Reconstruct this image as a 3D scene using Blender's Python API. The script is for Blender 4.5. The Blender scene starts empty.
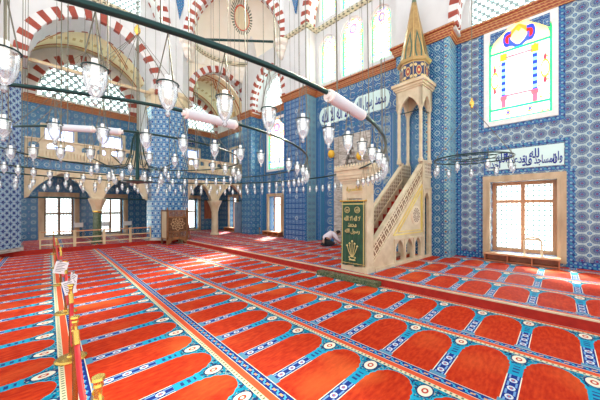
import bpy, bmesh, math, random
from mathutils import Vector, Matrix
from mathutils.geometry import tessellate_polygon
random.seed(7)
PI=math.pi; COL=bpy.context.scene.collection
H=1.8; P=.17
R=math.radians

# ------------------------------------------------------------------ node DSL
class T:
    t=None
def node(kind,**kw):
    n=T.t.nodes.new(kind)
    for k,v in kw.items(): setattr(n,k,v)
    return n
class S:
    def __init__(s,o): s.o=o
    def __add__(a,b): return M('ADD',a,b)
    __radd__=__add__
    def __sub__(a,b): return M('SUBTRACT',a,b)
    def __rsub__(a,b): return M('SUBTRACT',b,a)
    def __mul__(a,b): return M('MULTIPLY',a,b)
    __rmul__=__mul__
    def __truediv__(a,b): return M('DIVIDE',a,b)
    def __lt__(a,b): return M('LESS_THAN',a,b)
    def __gt__(a,b): return M('GREATER_THAN',a,b)
    def __and__(a,b): return M('MULTIPLY',a,b)
    def __or__(a,b): return M('MAXIMUM',a,b)
    def __neg__(a): return M('MULTIPLY',a,-1.0)
def put(sock,v):
    if isinstance(v,S): T.t.links.new(v.o,sock)
    elif isinstance(v,tuple): sock.default_value=(v[0],v[1],v[2],1) if len(sock.default_value)==4 else v
    else: sock.default_value=v
def M(op,a,b=None,c=None):
    n=node('ShaderNodeMath',operation=op)
    put(n.inputs[0],a)
    if b is not None: put(n.inputs[1],b)
    if c is not None: put(n.inputs[2],c)
    return S(n.outputs[0])
def sin(a): return M('SINE',a)
def cos(a): return M('COSINE',a)
def ab(a): return M('ABSOLUTE',a)
def mn(a,b): return M('MINIMUM',a,b)
def mx(a,b): return M('MAXIMUM',a,b)
def flr(a): return M('FLOOR',a)
def frac(a): return a-flr(a)
def sqrt(a): return M('SQRT',mx(a,0.0))
def inv(a): return 1.0-a
def mix(f,a,b):
    n=node('ShaderNodeMix',data_type='RGBA'); put(n.inputs[0],f); put(n.inputs[6],a); put(n.inputs[7],b); return S(n.outputs[2])
def layer(base,*pairs):
    for f,c in pairs: base=mix(f,base,c)
    return base
def band(x,a,b): return (x>a)&(x<b)
def pos(kind='world'):
    if kind=='world': v=node('ShaderNodeNewGeometry').outputs['Position']
    else: v=node('ShaderNodeTexCoord').outputs['Object']
    s=node('ShaderNodeSeparateXYZ'); T.t.links.new(v,s.inputs[0]); return S(s.outputs[0]),S(s.outputs[1]),S(s.outputs[2])
def nrm():
    v=node('ShaderNodeNewGeometry').outputs['True Normal']; s=node('ShaderNodeSeparateXYZ'); T.t.links.new(v,s.inputs[0]); return S(s.outputs[0]),S(s.outputs[1]),S(s.outputs[2])
def wall_uv():
    x,y,z=pos(); nx,ny,nz=nrm(); f=ab(nx)>.5
    return f*y+inv(f)*x, z
def noise(scale,detail=3,kind='world',dist=0.0,stretch=None):
    n=node('ShaderNodeTexNoise'); n.inputs['Scale'].default_value=scale; n.inputs['Detail'].default_value=detail; n.inputs['Distortion'].default_value=dist
    v=node('ShaderNodeNewGeometry').outputs['Position'] if kind=='world' else node('ShaderNodeTexCoord').outputs['Object']
    if stretch:
        m=node('ShaderNodeMapping'); m.inputs['Scale'].default_value=stretch; T.t.links.new(v,m.inputs[0]); v=m.outputs[0]
    T.t.links.new(v,n.inputs['Vector']); return S(n.outputs['Fac'])
def voro(scale,kind='world'):
    n=node('ShaderNodeTexVoronoi'); n.inputs['Scale'].default_value=scale
    T.t.links.new(node('ShaderNodeNewGeometry').outputs['Position'],n.inputs['Vector']); return S(n.outputs['Distance']),S(n.outputs['Color'])
def ramp(f,lo,hi): return M('MULTIPLY',mn(mx((f-lo)/(hi-lo),0.0),1.0),1.0)
MATS={}
def mat(name,fn,rough=.6,metal=0.0,spec=.5,emit=None,bump=None,coat=0.0,sheen=0.0):
    m=bpy.data.materials.new(name); m.use_nodes=True; T.t=m.node_tree
    b=m.node_tree.nodes['Principled BSDF']
    c=fn() if callable(fn) else fn
    if name.startswith('tile_'):
        n=node('ShaderNodeMix',data_type='RGBA',blend_type='MULTIPLY'); n.inputs[0].default_value=1; put(n.inputs[6],c); put(n.inputs[7],(.52,.62,.66)); c=S(n.outputs[2])
    if name.startswith('stained'):
        n=node('ShaderNodeGamma'); put(n.inputs[0],c); n.inputs[1].default_value=2.0; c=S(n.outputs[0])
    put(b.inputs['Base Color'],c)
    b.inputs['Roughness'].default_value=rough; b.inputs['Metallic'].default_value=metal
    b.inputs['Specular IOR Level'].default_value=spec; b.inputs['Coat Weight'].default_value=coat
    b.inputs['Sheen Weight'].default_value=sheen
    if emit is not None:
        put(b.inputs['Base Color'],(.03,.03,.03)); put(b.inputs['Emission Color'],c); b.inputs['Emission Strength'].default_value=emit
        tr=node('ShaderNodeBsdfTransparent'); n2=node('ShaderNodeMix',data_type='RGBA',blend_type='MULTIPLY'); n2.inputs[0].default_value=1; put(n2.inputs[6],c); put(n2.inputs[7],(.68,.68,.68)); T.t.links.new(n2.outputs[2],tr.inputs[0])
        ad=node('ShaderNodeAddShader'); T.t.links.new(b.outputs[0],ad.inputs[0]); T.t.links.new(tr.outputs[0],ad.inputs[1]); T.t.links.new(ad.outputs[0],T.t.nodes['Material Output'].inputs[0])
    if bump:
        sc,st=bump; bn=node('ShaderNodeBump'); bn.inputs['Strength'].default_value=st; bn.inputs['Distance'].default_value=.01
        T.t.links.new(noise(sc).o,bn.inputs['Height']); T.t.links.new(bn.outputs[0],b.inputs['Normal'])
    MATS[name]=m; return m

NAVY=(.008,.03,.22); BLUE=(.02,.13,.5); MID=(.06,.28,.62); TEAL=(.01,.36,.55); PALE=(.72,.84,.84); WHT=(.85,.88,.86); LBL=(.28,.55,.75); RED=(.45,.04,.02)

# carpet ------------------------------------------------------------
def carpet(x0):
    def f():
        x,y,z=pos()
        k_=mn(mx((4.4-x)/2.4,0.0),1.0)*.047
        xr=x; x=x-k_*y
        p=frac((x-x0)/1.38)*1.38
        q=ab(frac((y-.35)/.605+.5)-.5)*.605
        s=frac((y-.35)/.605+.5)-.5     # signed
        h=.3025-q
        big=noise(.9,2); fine=noise(9,3,stretch=(1,3,1)); 
        red=mix(ramp(fine,.35,.7),(.44,.016,.002),(.62,.050,.007))
        red=mix(ramp(big,.54,.72)*.6,red,(.80,.16,.03))
        # spandrel
        vd,vc=voro(42)
        sp=layer((.0,.24,.38),(vd<.30,(.46,.36,.24)),(ramp(noise(24,1),.53,.57),(.006,.03,.12)))
        t=(p-.72)/.51
        hw=.238*sqrt(1.0-M('POWER',mx(t,0.0),2.7)) + .014*ab(sin(p*33.0))*(p>.70)*(p<1.22)
        edge=band(h,hw-.0,hw+.016)
        out=h>hw
        c=layer(red,(out,sp),(edge,(.01,.42,.58)))
        # medallion
        mp=p-1.13; md=sqrt(mp*mp/(.115*.115)+q*q/(.078*.078))
        c=layer(c,(md<1.0,(.012,.03,.12)),(md<.84,(.82,.76,.60)),(md<.40,(.55,.05,.02)),(md<.2,(.8,.75,.6)))
        # joint
        c=layer(c,((band(p,.69,.98)&(q<.062)),(.01,.33,.52)),((band(p,.74,.93)&(q<.03)&(sin(p*90.0)>.1)),(.02,.05,.2)))
        # separator
        sepz=(p<.70)
        ph=frac(p/.165)-.5
        ros=sqrt(ph*ph*.027+q*q*1.6)
        sep=layer(NAVY,((ab(q-.034)<.009)&(ab(ph)>.22),(.18,.36,.65)),(ros<.044,(.68,.72,.72)),(ros<.024,(.1,.16,.45)),(ros<.012,(.6,.12,.05)))
        c=layer(c,((sepz&(q<.066)),(.85,.8,.62)),((sepz&(q<.056)),sep),(((p<.17)&(q<.08)),(.10,.28,.42)))
        # navy band
        yy=frac(y/.11)-.5; zz=p-.045
        wig=ab(zz-sin(y*57.1)*.022)
        nb=layer(NAVY,(wig<.010,(.12,.35,.62)),(((ab(yy)<.2)&(ab(zz)<.013)),(.72,.36,.14)),((ab(yy)>.42)&(ab(zz)<.02),(.05,.42,.6)))
        c=layer(c,(p<.105,(.8,.72,.52)),(p<.095,nb))
        cs=layer((.74,.66,.42),((frac(y/.05)<.4)&band(p,1.262,1.29),(.15,.18,.12)))
        c=layer(c,(p>1.248,cs),(p>1.298,(.72,.09,.03)),(p>1.372,(.8,.72,.52)))
        return c
    return f
mat('carpet_main',carpet(2.97),rough=.8,spec=.12,bump=(160,.25))
mat('carpet_platform',carpet(5.88),rough=.7,spec=.16,bump=(160,.25))
mat('carpet_red',lambda: mix(ramp(noise(8,3),.3,.7),(.30,.008,.003),(.42,.018,.006)),rough=.85,bump=(120,.3))

# tiles --------------------------------------------------------------
def ell(u,v,pu,pv,ou=0,ov=0):
    a=(frac((u-ou)/pu+.5)-.5)*pu; b=(frac((v-ov)/pv+.5)-.5)*pv
    return a,b,sqrt(a*a+b*b)
def t_medal():
    u,v=wall_uv(); a,b,d=ell(u,v,.272,.295,.12,.1); a2,b2,d2=ell(u,v,.272,.295,.12+.136,.1+.1475)
    sp=ramp(noise(55,1),.45,.56)
    ang=M('ARCTAN2',b,a); pet=sin(ang*16.0)
    c=mix(.6*ramp(noise(30,1),.45,.6),(.86,.90,.84),(.40,.62,.66))
    ring=mix((pet>0.0)|sp,(.03,.08,.30),(.36,.42,.46))
    c=layer(c,(d<.128,(.015,.06,.30)),(d<.119,(.42,.52,.60)),(d<.112,ring),(d<.075,(.16,.24,.36)),(d<.058,(.02,.06,.30)),(band(d,.035,.043),(.5,.55,.7)),(d<.017,(.45,.06,.12)),
      (d2<.045,(.02,.13,.42)),(d2<.03,(.25,.5,.7)),(d2<.014,(.4,.1,.1)))
    grout=(ab(a2)<.0025)|(ab(b2)<.0025)
    return mix(grout*.5,c,(.5,.6,.62))
def t_border():
    u,v=wall_uv(); s=sin(u*36.0)*sin(v*36.0); s2=sin(u*18.0+v*18.0)*sin(u*18.0-v*18.0)
    return layer((.02,.11,.42),(s>.45,(.05,.38,.55)),(s<-.6,(.4,.62,.72)),(s2>.75,(.01,.04,.22)),(ab(s2)<.05,(.10,.34,.6)))
def t_lattice_dark():
    x,y,z=pos('obj'); u=M('ARCTAN2',y,x)*1.0; v=z; p=.2618
    a,b,d=ell(u,v,p,p); a2,b2,d2=ell(u,v,p,p,p/2,p/2)
    dd=mn(ab(a)+ab(b),ab(a2)+ab(b2)); rr=mn(d,d2)
    lines=mn(ab(sin((u+v)*PI/p)),ab(sin((u-v)*PI/p)))
    c=layer((.80,.86,.90),(lines<.12,(.30,.5,.78)),(band(rr,.068,.085),(.25,.45,.75)),(band(mn(ab(a),ab(b))+0.0,-1,.012)&(rr<.118)&(rr>.06),(.12,.3,.66)),(dd<.066,(.008,.03,.26)),(rr<.012,(.6,.7,.85)))
    return layer(c,(band(frac(M('ARCTAN2',y,x)*1.2732),.485,.515),(.5,.62,.72)))
def t_ogee():
    x,y,z=pos('obj'); u=M('ARCTAN2',y,x)*1.0; v=z; pu,pv=.30,.46
    a,b,d=ell(u,v,pu,pv); a2,b2,d2=ell(u,v,pu,pv,pu/2,pv/2)
    e1=sqrt(a*a*2.4+b*b); e2=sqrt(a2*a2*2.4+b2*b2); e=mn(e1,e2)
    f=ab(sin((u/pu+v/pv)*PI)*1.0); g=ab(sin((u/pu-v/pv)*PI))
    ln=mn(f,g)
    c=layer((.80,.86,.86),(ln<.20,(.25,.45,.50)),(ln<.08,(.42,.30,.16)),(e<.165,(.06,.24,.55)),(e<.115,(.32,.58,.78)),(e<.065,(.015,.07,.36)))
    return mix((v>6.9-0.0)*.0,c,c)
def t_squares():
    u,v=wall_uv(); p=.26
    a,b,d=ell(u,v,p,p*1.05); m=mx(ab(a),ab(b)); s=sin(u*90.0)*sin(v*90.0)
    c=layer((.06,.22,.52),(s>.35,(.32,.54,.72)),(s<-.4,(.012,.07,.34)),(band(m,.095,.108),(.01,.05,.28)),(band(m,.078,.092),(.50,.68,.80)),(d<.05,(.05,.20,.55)),(d<.028,(.7,.8,.85)),(m>.124,(.02,.09,.36)))
    w=ell(u,v,p*4,p*4.2,.3,.2)[2]
    return layer(c,((w<.1)&(w>.06),(.75,.8,.85)))
def t_strips():
    u,v=wall_uv(); ph=frac((u+.1)/.95); 
    # border band / chain band
    a,b,d=ell(u,v,.95,.42,.47-.1,.0); s=sin(u*60.0)*sin(v*60.0)
    c=layer((.02,.15,.42),(s>.5,(.35,.62,.68)),(s<-.55,(.006,.04,.22)))
    ch=layer((.02,.15,.45),(ab(sin(v*15.0)*.13)-ab(a)<.012,(.05,.22,.55)),(band(d,.10,.125),(.75,.76,.5)),(band(d,.155,.175),(.60,.75,.72)),(d<.06,(.65,.62,.35)),(d<.035,(.02,.1,.4)),(ab(ab(a)-ab(sin(v*7.48))*.17)<.012,(.70,.80,.75)))
    c=layer(c,(band(ph,.22,.78),ch),(band(ph,.205,.225)|band(ph,.775,.795),(.45,.68,.70)),(band(ph,.0,.03)|band(ph,.12,.14),(.05,.38,.45)))
    return c
def t_green():
    u,v=wall_uv(); s=sin(u*48.0)*sin(v*48.0); a,b,d=ell(u,v,.3,.34)
    return layer((.35,.62,.66),(s>.3,(.7,.82,.78)),(s<-.35,(.10,.35,.55)),(band(d,.07,.09),(.05,.2,.5)),(d<.03,(.5,.12,.08)))
def t_far():
    u,v=wall_uv(); a,b,d=ell(u,v,.33,.36); a2,b2,d2=ell(u,v,.33,.36,.165,.18); s=sin(u*70.0)*sin(v*60.0)
    return layer((.05,.24,.48),(s>.35,(.32,.60,.70)),(s<-.4,(.012,.08,.32)),(band(d,.06,.085),(.62,.76,.80)),(d2<.06,(.02,.10,.40)),(d2<.03,(.55,.7,.8)))
def t_mihrabband():
    u,v=wall_uv(); a,b,d=ell(u,v,.42,.44,.05,.30); s=sin(u*60.0)*sin(v*60.0)
    return layer((.02,.13,.42),(s>.4,(.28,.52,.62)),(s<-.5,(.01,.07,.32)),(ab(d-.15)<.014,(.75,.80,.74)),(d<.095,(.05,.26,.6)),(d<.06,(.72,.68,.40)),(d<.03,(.02,.1,.4)))
for n,f in dict(tile_medallion=t_medal,tile_border=t_border,tile_lattice=t_lattice_dark,tile_ogee=t_ogee,tile_squares=t_squares,tile_strips=t_strips,tile_green=t_green,tile_far=t_far,tile_mihrab=t_mihrabband).items():
    mat(n,f,rough=.22,spec=.5)
mat('plaster',lambda: mix(ramp(noise(1.5,4),.35,.7),(.64,.645,.64),(.71,.715,.71)),rough=.8)
mat('plaster_cream',lambda: mix(ramp(noise(1.2,3),.35,.7),(.86,.78,.62),(.90,.84,.70)),rough=.85)
def vault():
    x,y,z=pos(); r=frac((x+1.9)/6.1)-.7
    l=(band(y,15.75,15.87))|(band(y,18.55,18.68))|(ab(ab(ab(r)*6.1-(y-15.9)*.85)-.1)<.05)|(band(y,16.05,16.10))
    dots=(band(y,16.35,16.75)|band(y,17.7,18.0))&(sin(x*22.0)>.2)
    return layer((.88,.72,.44),(dots,(.62,.40,.16)),(l,(.50,.13,.02)))
mat('vault_paint',vault,rough=.8)
def stone():
    n=noise(3,5); return mix(ramp(n,.3,.7),(.58,.44,.26),(.74,.62,.42))
mat('stone',stone,rough=.45)
mat('stone_light',lambda: mix(ramp(noise(4,5),.3,.7),(.56,.45,.28),(.72,.61,.42)),rough=.4)
mat('marble_grey',lambda: mix(ramp(noise(2.5,6,dist=1.5,stretch=(1,1,4)),.35,.65),(.30,.27,.23),(.62,.58,.52)),rough=.25)
mat('marble_white',lambda: mix(ramp(noise(5,5,dist=1.0),.35,.7),(.78,.77,.74),(.88,.88,.86)),rough=.3)
mat('marble_green',lambda: mix(ramp(noise(14,5,dist=2.0),.35,.65),(.03,.07,.03),(.16,.20,.11)),rough=.25)
def corn():
    x,y,z=pos(); f=frac(z/.075)
    return layer((.30,.055,.02),(f<.22,(.62,.36,.12)),((f>.55)&(sin(x*50.0+y*50.0)>.3),(.45,.16,.06)))
mat('cornice_red',corn,rough=.5)
def mold():
    x,y,z=pos(); return layer((.66,.60,.42),((sin((x+y)*26.0)>.2)&(frac(z/.1)>.35),(.16,.16,.10)))
mat('molding_dots',mold,rough=.6)
mat('metal_dark',(.008,.045,.042),rough=.3,metal=.5)
mat('cable',(.16,.15,.11),rough=.5,metal=.4)
mat('brass',(.80,.52,.12),rough=.22,metal=.9)
mat('grey_paint',(.66,.70,.74),rough=.4)
mat('rope_red',(.62,.012,.02),rough=.6)
mat('paper',(.85,.84,.85),rough=.7)
mat('ink',(.03,.02,.04),rough=.7)
def woodf(c1,c2,sc=6,st=(1,1,.2)):
    return lambda: mix(ramp(noise(sc,4,stretch=st,dist=.6),.3,.7),c1,c2)
mat('wood_brown',woodf((.16,.065,.022),(.30,.14,.05)),rough=.4)
mat('wood_red',woodf((.33,.08,.03),(.50,.17,.07)),rough=.35)
mat('wood_orange',woodf((.50,.22,.10),(.66,.34,.17)),rough=.4)
mat('wood_pale',woodf((.55,.40,.22),(.70,.55,.34)),rough=.4)
mat('window_stone',lambda: mix(ramp(noise(5,5,stretch=(1,1,.3)),.3,.7),(.40,.27,.15),(.60,.45,.28)),rough=.4)
def kmat():
    x,y,z=pos('obj'); s=x+y
    def star(cx,cz):
        a=M('ARCTAN2',z-cz,s-cx); d=sqrt((s-cx)*(s-cx)+(z-cz)*(z-cz)); return a,d
    a,d=star(.0,1.02); k=cos(a*8.0)*.03
    l=(ab(d-.10-k)<.012)|(ab(d-.19+k)<.012)|(ab(d-.29-k*1.2)<.014)|(d<.03)|(ab(sin(a*8.0))*d<.011)
    return layer((.10,.04,.012),(l,(.62,.42,.22)))
mat('wood_inlay',kmat,rough=.4)
def keyf():   # pierced key pattern, along the stair slope
    x,y,z=pos(); u=(x*.77+z*.64)/.21; v=(z*.77-x*.64)/.19
    fu=frac(u); fv=frac(v); c=flr(u)+flr(v); alt=frac(c*.5)>.25
    g=(band(fu,.0,.17))|(band(fv,.0,.17))
    cross=(band(fu,.50,.64)&(fv<.70)&alt)|(band(fv,.50,.64)&(fu<.70)&inv(alt))
    d=g|cross
    return layer((.78,.66,.45),(inv(d),(.20,.10,.04)))
mat('pierced_stone',keyf,rough=.5)
def keyf2():
    x,y,z=pos(); a,b,d=ell(x+y,z,.12,.12); return layer((.66,.56,.41),((d<.043),(.22,.12,.06)),(ab(ab(a)-ab(b))<.006,(.66,.56,.41)))
mat('pierced_stone_back',keyf2,rough=.5)
def rose():
    x,y,z=pos('obj'); a=M('ARCTAN2',z,x); d=sqrt(x*x+z*z)
    l=(ab(sin(a*6.0+d*14.0))<.38)|(ab(sin(a*6.0-d*14.0))<.38)|(d>.225)|(d<.03)
    return layer((.20,.10,.05),(l,(.78,.68,.50)))
mat('rosette_pierced',rose,rough=.5)
mat('gilt_line',(.80,.62,.16),rough=.35,metal=.3)
def spiref():
    x,y,z=pos('obj'); a=frac(M('ARCTAN2',y,x)/(PI/4)+.5)-.5; t=z/2.6
    c=mix(ramp(noise(7,3),.3,.7),(.30,.17,.05),(.46,.29,.10))
    g=(ab(ab(a)-.30*sin(t*7.0+.6)*(t<.75))<.075)
    return layer(c,(g,(.04,.11,.07)),(ab(a)>.46,(.62,.42,.14)),(t>.8,(.10,.15,.09)))
mat('spire_paint',spiref,rough=.35,metal=.2)
def drumf():
    x,y,z=pos('obj'); a=(frac(M('ARCTAN2',y,x)/(PI/4)+.5)-.5)*.36
    d=sqrt(a*a*3.2+(z-.33)*(z-.33)); s=sqrt((ab(a)-.11)*(ab(a)-.11)+ (ab(z-.33)-.18)*(ab(z-.33)-.18))
    return layer((.012,.025,.10),(d<.16,(.60,.42,.16)),(d<.13,(.35,.05,.03)),(d<.05,(.7,.55,.2)),(s<.05,(.65,.5,.22)),((z<.07)|(z>.60),(.50,.34,.12)),(ab(a)>.165,(.5,.34,.12)))
mat('drum_paint',drumf,rough=.4)
def vouss(cu,cz,axis,w,y0,y1):
    def f():
        x,y,z=pos(); u,dp=(x,y) if axis=='y' else (y,x)
        if axis=='d': u=(x-y)*.7071; dp=(x+y)*.7071
        a=M('ARCTAN2',z-cz,u-cu); st=frac(a/w+.25)<.47
        r=sqrt((u-cu)*(u-cu)+(z-cz)*(z-cz))
        near=(dp<y0+.20)|(dp>y1-.12)
        n=noise(6,3)
        c=mix(ramp(n,.3,.7),(.69,.69,.67),(.76,.75,.74)); rd=mix(ramp(n,.3,.7),(.27,.035,.018),(.38,.065,.035))
        return mix(st&near,c,rd)
    return f
# glazing ------------------------------------------------------------
def hexg(p,kx='wall'):
    def f():
        u,v=wall_uv(); a,b,d=ell(u,v,p,p*1.1); a2,b2,d2=ell(u,v,p,p*1.1,p/2,p*.55); m=mn(d,d2)
        return layer((.16,.20,.20),(m<p*.285,(.90,1.0,1.0)))
    return f
mat('grille_glass',hexg(.36),rough=.3,emit=.5)
mat('grille_glass_fine',hexg(.24),rough=.3,emit=.6)
mat('grille_glass_dim',hexg(.28),rough=.3,emit=.6)
def lattice_pane():
    u,v=wall_uv(); a,b,d=ell(u,v,.13,.15); g=(ab(a)>.051)|(ab(b)>.061)
    return layer((.95,1.0,1.0),(g,(.20,.27,.28)),(ell(u,v,.13,.15,.065,.075)[2]<.018,(.05,.16,.14)))
mat('lattice_pane',lattice_pane,rough=.2,emit=.42)
def bright(c): return lambda: c
mat('daylight_pane',(1.0,1.0,1.0),rough=.3,emit=1)
def blue_pane():
    u,v=wall_uv(); a,b,d=ell(u,v,.28,.34); return layer((.78,.86,1.0),(ab(a)>.12,(.5,.55,.78)),(ab(b)>.15,(.5,.55,.78)))
mat('blue_pane',blue_pane,rough=.3,emit=.8)
def stained(wd,ht,kind=0):
    # object coords: y across, z up, origin at bottom centre
    def f():
        x,y,z=pos('obj'); u=y/(wd/2); v=z/ht; au=ab(u)
        n=noise(9,2)
        c=(.97,1.0,.97)
        c=mix(.0,c,c)
        if kind==0:
            arch=sqrt(u*u+mx(v-.78,0.0)*mx(v-.78,0.0)*(ht*2/wd)*(ht*2/wd))
            c=layer(c,(ramp(n,.62,.64)*(au>.45),(.9,.75,.3)),(band(n,.30,.36)&(au>.45),(.75,.3,.35)))
            # columns
            col=band(au,.42,.58)&band(v,.27,.66)
            c=layer(c,(col,mix(frac(v*14.0)<.5,(.12,.25,.75),(.55,.75,1.0))),(band(au,.38,.62)&band(v,.66,.74),(.85,.62,.12)),(band(au,.38,.62)&band(v,.22,.27),(.85,.4,.45)),(band(au,.42,.58)&band(v,.14,.22),(.8,.4,.5)))
            c=layer(c,(band(au,.0,.42)&(band(v,.255,.275)|band(v,.68,.70)),(.80,.35,.42)))
            fl=sqrt((au-.80)*(au-.80)*.5+(v-.46)*(v-.46)); c=layer(c,(ab(fl-.085)<.012,(.85,.62,.15)),(sqrt((au-.8)*(au-.8)*.35+(v-.58)*(v-.58))<.03,(.8,.2,.3)),(sqrt((au-.8)*(au-.8)*.35+(v-.34)*(v-.34))<.03,(.8,.2,.3)))
            cx=sqrt(u*u*.30+(v-.885)*(v-.885)*5.5)-.03*cos(u*14.0)
            c=layer(c,((v>.775),(1.0,.90,.66)),((cx<.27),(.12,.25,.75)),((cx<.215),(.85,.1,.08)),((cx<.17),(1.0,.86,.62)),((au<.25)&(cx>.17)&(cx<.27)&(v>.9),(.85,.6,.15)),((au<.33)&(v<.9)&(cx>.17)&(cx<.27),(.2,.35,.8)))
            c=layer(c,(band(v,.75,.775)|band(v,.115,.14),(.08,.75,.50)))
            star=ab(u)*.5+ab(v-.965)*1.6; c=layer(c,(star<.05,(.9,.7,.1)))
            k=sqrt((au-.35)*(au-.35)*.4+(v-.075)*(v-.075)*3.0); c=layer(c,(k<.055,(.85,.65,.2)),(k<.03,(.3,.4,.8)))
            c=layer(c,((arch>.93)|(v<.02),(.08,.72,.50)))
        else:
            arch=sqrt(u*u+mx(v-.80,0.0)*mx(v-.80,0.0)*(ht*2/wd)*(ht*2/wd)*.7)
            k=frac(v*11.0); c=layer(c,((arch>.60)&(v>.06),(.93,1.0,.93)),((arch>.66)&(k<.28),(.85,.60,.15)),((arch>.66)&band(k,.42,.62),(.75,.22,.25)),((arch>.68)&band(k,.72,.9),(.2,.35,.85)))
            c=layer(c,((arch>.88)|(v<.025),(.15,.72,.55)),((band(arch,.52,.57))&(v<.72)&(v>.12),(.85,.55,.45) if kind==1 else (.98,1.0,.97)))
            d=sqrt(u*u*.25+(v-.84)*(v-.84)*4.2); c=layer(c,(band(d,.10,.15),(.2,.5,.8)),(band(d,.15,.19),(.85,.35,.25)),(d<.10,(1.0,.85,.7)))
            c=layer(c,(band(v,.70,.72),(.85,.7,.3)),(band(v,.13,.15),(.2,.4,.8)),)
        return c
    return f
# glass of lamps
def glass_mat(name,tint,wt,wg,wd_,em=0.0):
    m=bpy.data.materials.new(name); m.use_nodes=True; t=m.node_tree; t.nodes.clear(); T.t=t
    o=node('ShaderNodeOutputMaterial'); tr=node('ShaderNodeBsdfTransparent'); gl=node('ShaderNodeBsdfGlossy'); df=node('ShaderNodeBsdfTranslucent'); d2=node('ShaderNodeBsdfDiffuse')
    gl.inputs['Roughness'].default_value=.06; tr.inputs[0].default_value=(*tint,1)
    for n in (df,d2): n.inputs[0].default_value=(.92,.95,1,1)
    fr=node('ShaderNodeFresnel'); fr.inputs[0].default_value=1.45
    a=node('ShaderNodeMixShader'); a.inputs[0].default_value=.5; t.links.new(df.outputs[0],a.inputs[1]); t.links.new(d2.outputs[0],a.inputs[2])
    b=node('ShaderNodeMixShader'); b.inputs[0].default_value=wd_; t.links.new(tr.outputs[0],b.inputs[1]); t.links.new(a.outputs[0],b.inputs[2])
    c=node('ShaderNodeMixShader'); f=S(fr.outputs[0])*.9+wg; t.links.new(mn(f,1.0).o,c.inputs[0]); t.links.new(b.outputs[0],c.inputs[1]); t.links.new(gl.outputs[0],c.inputs[2])
    t.links.new(c.outputs[0],o.inputs[0]); MATS[name]=m
glass_mat('lamp_glass',(.86,.92,.95),0,.12,.22)
mat('bulb_lit',(1.0,.98,.94),rough=.4,emit=.5)
mat('skin',(.55,.32,.22),rough=.55)
mat('shirt',(.82,.76,.82),rough=.8)
mat('trousers',(.02,.025,.03),rough=.8)
mat('hair',(.012,.010,.010),rough=.6)
def curt():
    x,y,z=pos('obj'); n=noise(5,3); c=mix(ramp(n,.3,.7),(.004,.045,.018),(.010,.085,.035))
    ay=ab(y); v=z
    e=(band(ay,.305,.325))|(band(v,.04,.06))|(band(v,1.56,1.585))
    return layer(c,(e,(.62,.48,.16)))
mat('curtain_green',curt,rough=.7,sheen=.3)
mat('gold_thread',(.72,.58,.24),rough=.45)
mat('gold_text',(.70,.52,.12),rough=.4)
mat('callig_white',(.66,.86,.82),rough=.25)
mat('callig_blue',(.012,.035,.28),rough=.25)
mat('egg_yellow',(.85,.50,.04),rough=.4)
mat('white_paint',(.85,.84,.80),rough=.4)
mat('steel',(.35,.33,.28),rough=.3,metal=.7)

# ------------------------------------------------------------------ geometry helpers
def link(name,bm,m,parent=None,loc=(0,0,0),rz=0,smooth=False):
    me=bpy.data.meshes.new(name); bmesh.ops.recalc_face_normals(bm,faces=bm.faces[:]); bm.to_mesh(me); bm.free()
    if m: me.materials.append(MATS[m])
    if smooth:
        for p in me.polygons: p.use_smooth=True
    o=bpy.data.objects.new(name,me); COL.objects.link(o); o.location=loc; o.rotation_euler=(0,0,rz)
    if parent: o.parent=parent
    return o
def B(): return bmesh.new()
def box(bm,x0,x1,y0,y1,z0,z1,bev=0):
    vs=[bm.verts.new((x,y,z)) for x in (x0,x1) for y in (y0,y1) for z in (z0,z1)]
    fs=[(0,1,3,2),(4,6,7,5),(0,4,5,1),(2,3,7,6),(0,2,6,4),(1,5,7,3)]
    ff=[bm.faces.new([vs[i] for i in f]) for f in fs]
    if bev:
        es=list({e for f in ff for e in f.edges}); bmesh.ops.bevel(bm,geom=es,offset=bev,segments=2,affect='EDGES')
    return bm
def tube(bm,pts,r,seg=8,closed=False,caps=True):
    pts=[Vector(p) for p in pts]; n=len(pts); rings=[]
    rs=r if isinstance(r,(list,tuple)) else [r]*n
    up=None
    for i,p in enumerate(pts):
        if closed: d=pts[(i+1)%n]-pts[i-1]
        else: d=pts[min(i+1,n-1)]-pts[max(i-1,0)]
        d.normalize()
        if up is None: up=Vector((0,0,1)) if abs(d.z)<.9 else Vector((1,0,0))
        a=d.cross(up)
        if a.length<1e-4: a=d.orthogonal()
        a.normalize(); b=a.cross(d); up=b if not closed else Vector((0,0,1))
        rings.append([bm.verts.new(p+(a*math.cos(t)+b*math.sin(t))*rs[i]) for t in [2*PI*k/seg for k in range(seg)]])
    m=n if closed else n-1
    for i in range(m):
        A=rings[i]; C=rings[(i+1)%n]
        for k in range(seg): bm.faces.new((A[k],A[(k+1)%seg],C[(k+1)%seg],C[k]))
    if caps and not closed: bm.faces.new(rings[0]); bm.faces.new(rings[-1][::-1])
    return bm
def lathe(bm,prof,seg=16,cx=0,cy=0,phase=0,cap=True):
    rings=[]
    for r,z in prof:
        if r<1e-5: rings.append([bm.verts.new((cx,cy,z))])
        else: rings.append([bm.verts.new((cx+r*math.cos(phase+2*PI*k/seg),cy+r*math.sin(phase+2*PI*k/seg),z)) for k in range(seg)])
    for A,C in zip(rings,rings[1:]):
        for k in range(seg):
            l=(k+1)%seg
            q=[A[k%len(A)],A[l%len(A)],C[l%len(C)],C[k%len(C)]]; u=[]
            for v in q:
                if v not in u: u.append(v)
            if len(u)>2: bm.faces.new(u)
    if cap:
        for rr in (rings[0],rings[-1]):
            if len(rr)>2: bm.faces.new(rr)
    return bm
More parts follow.
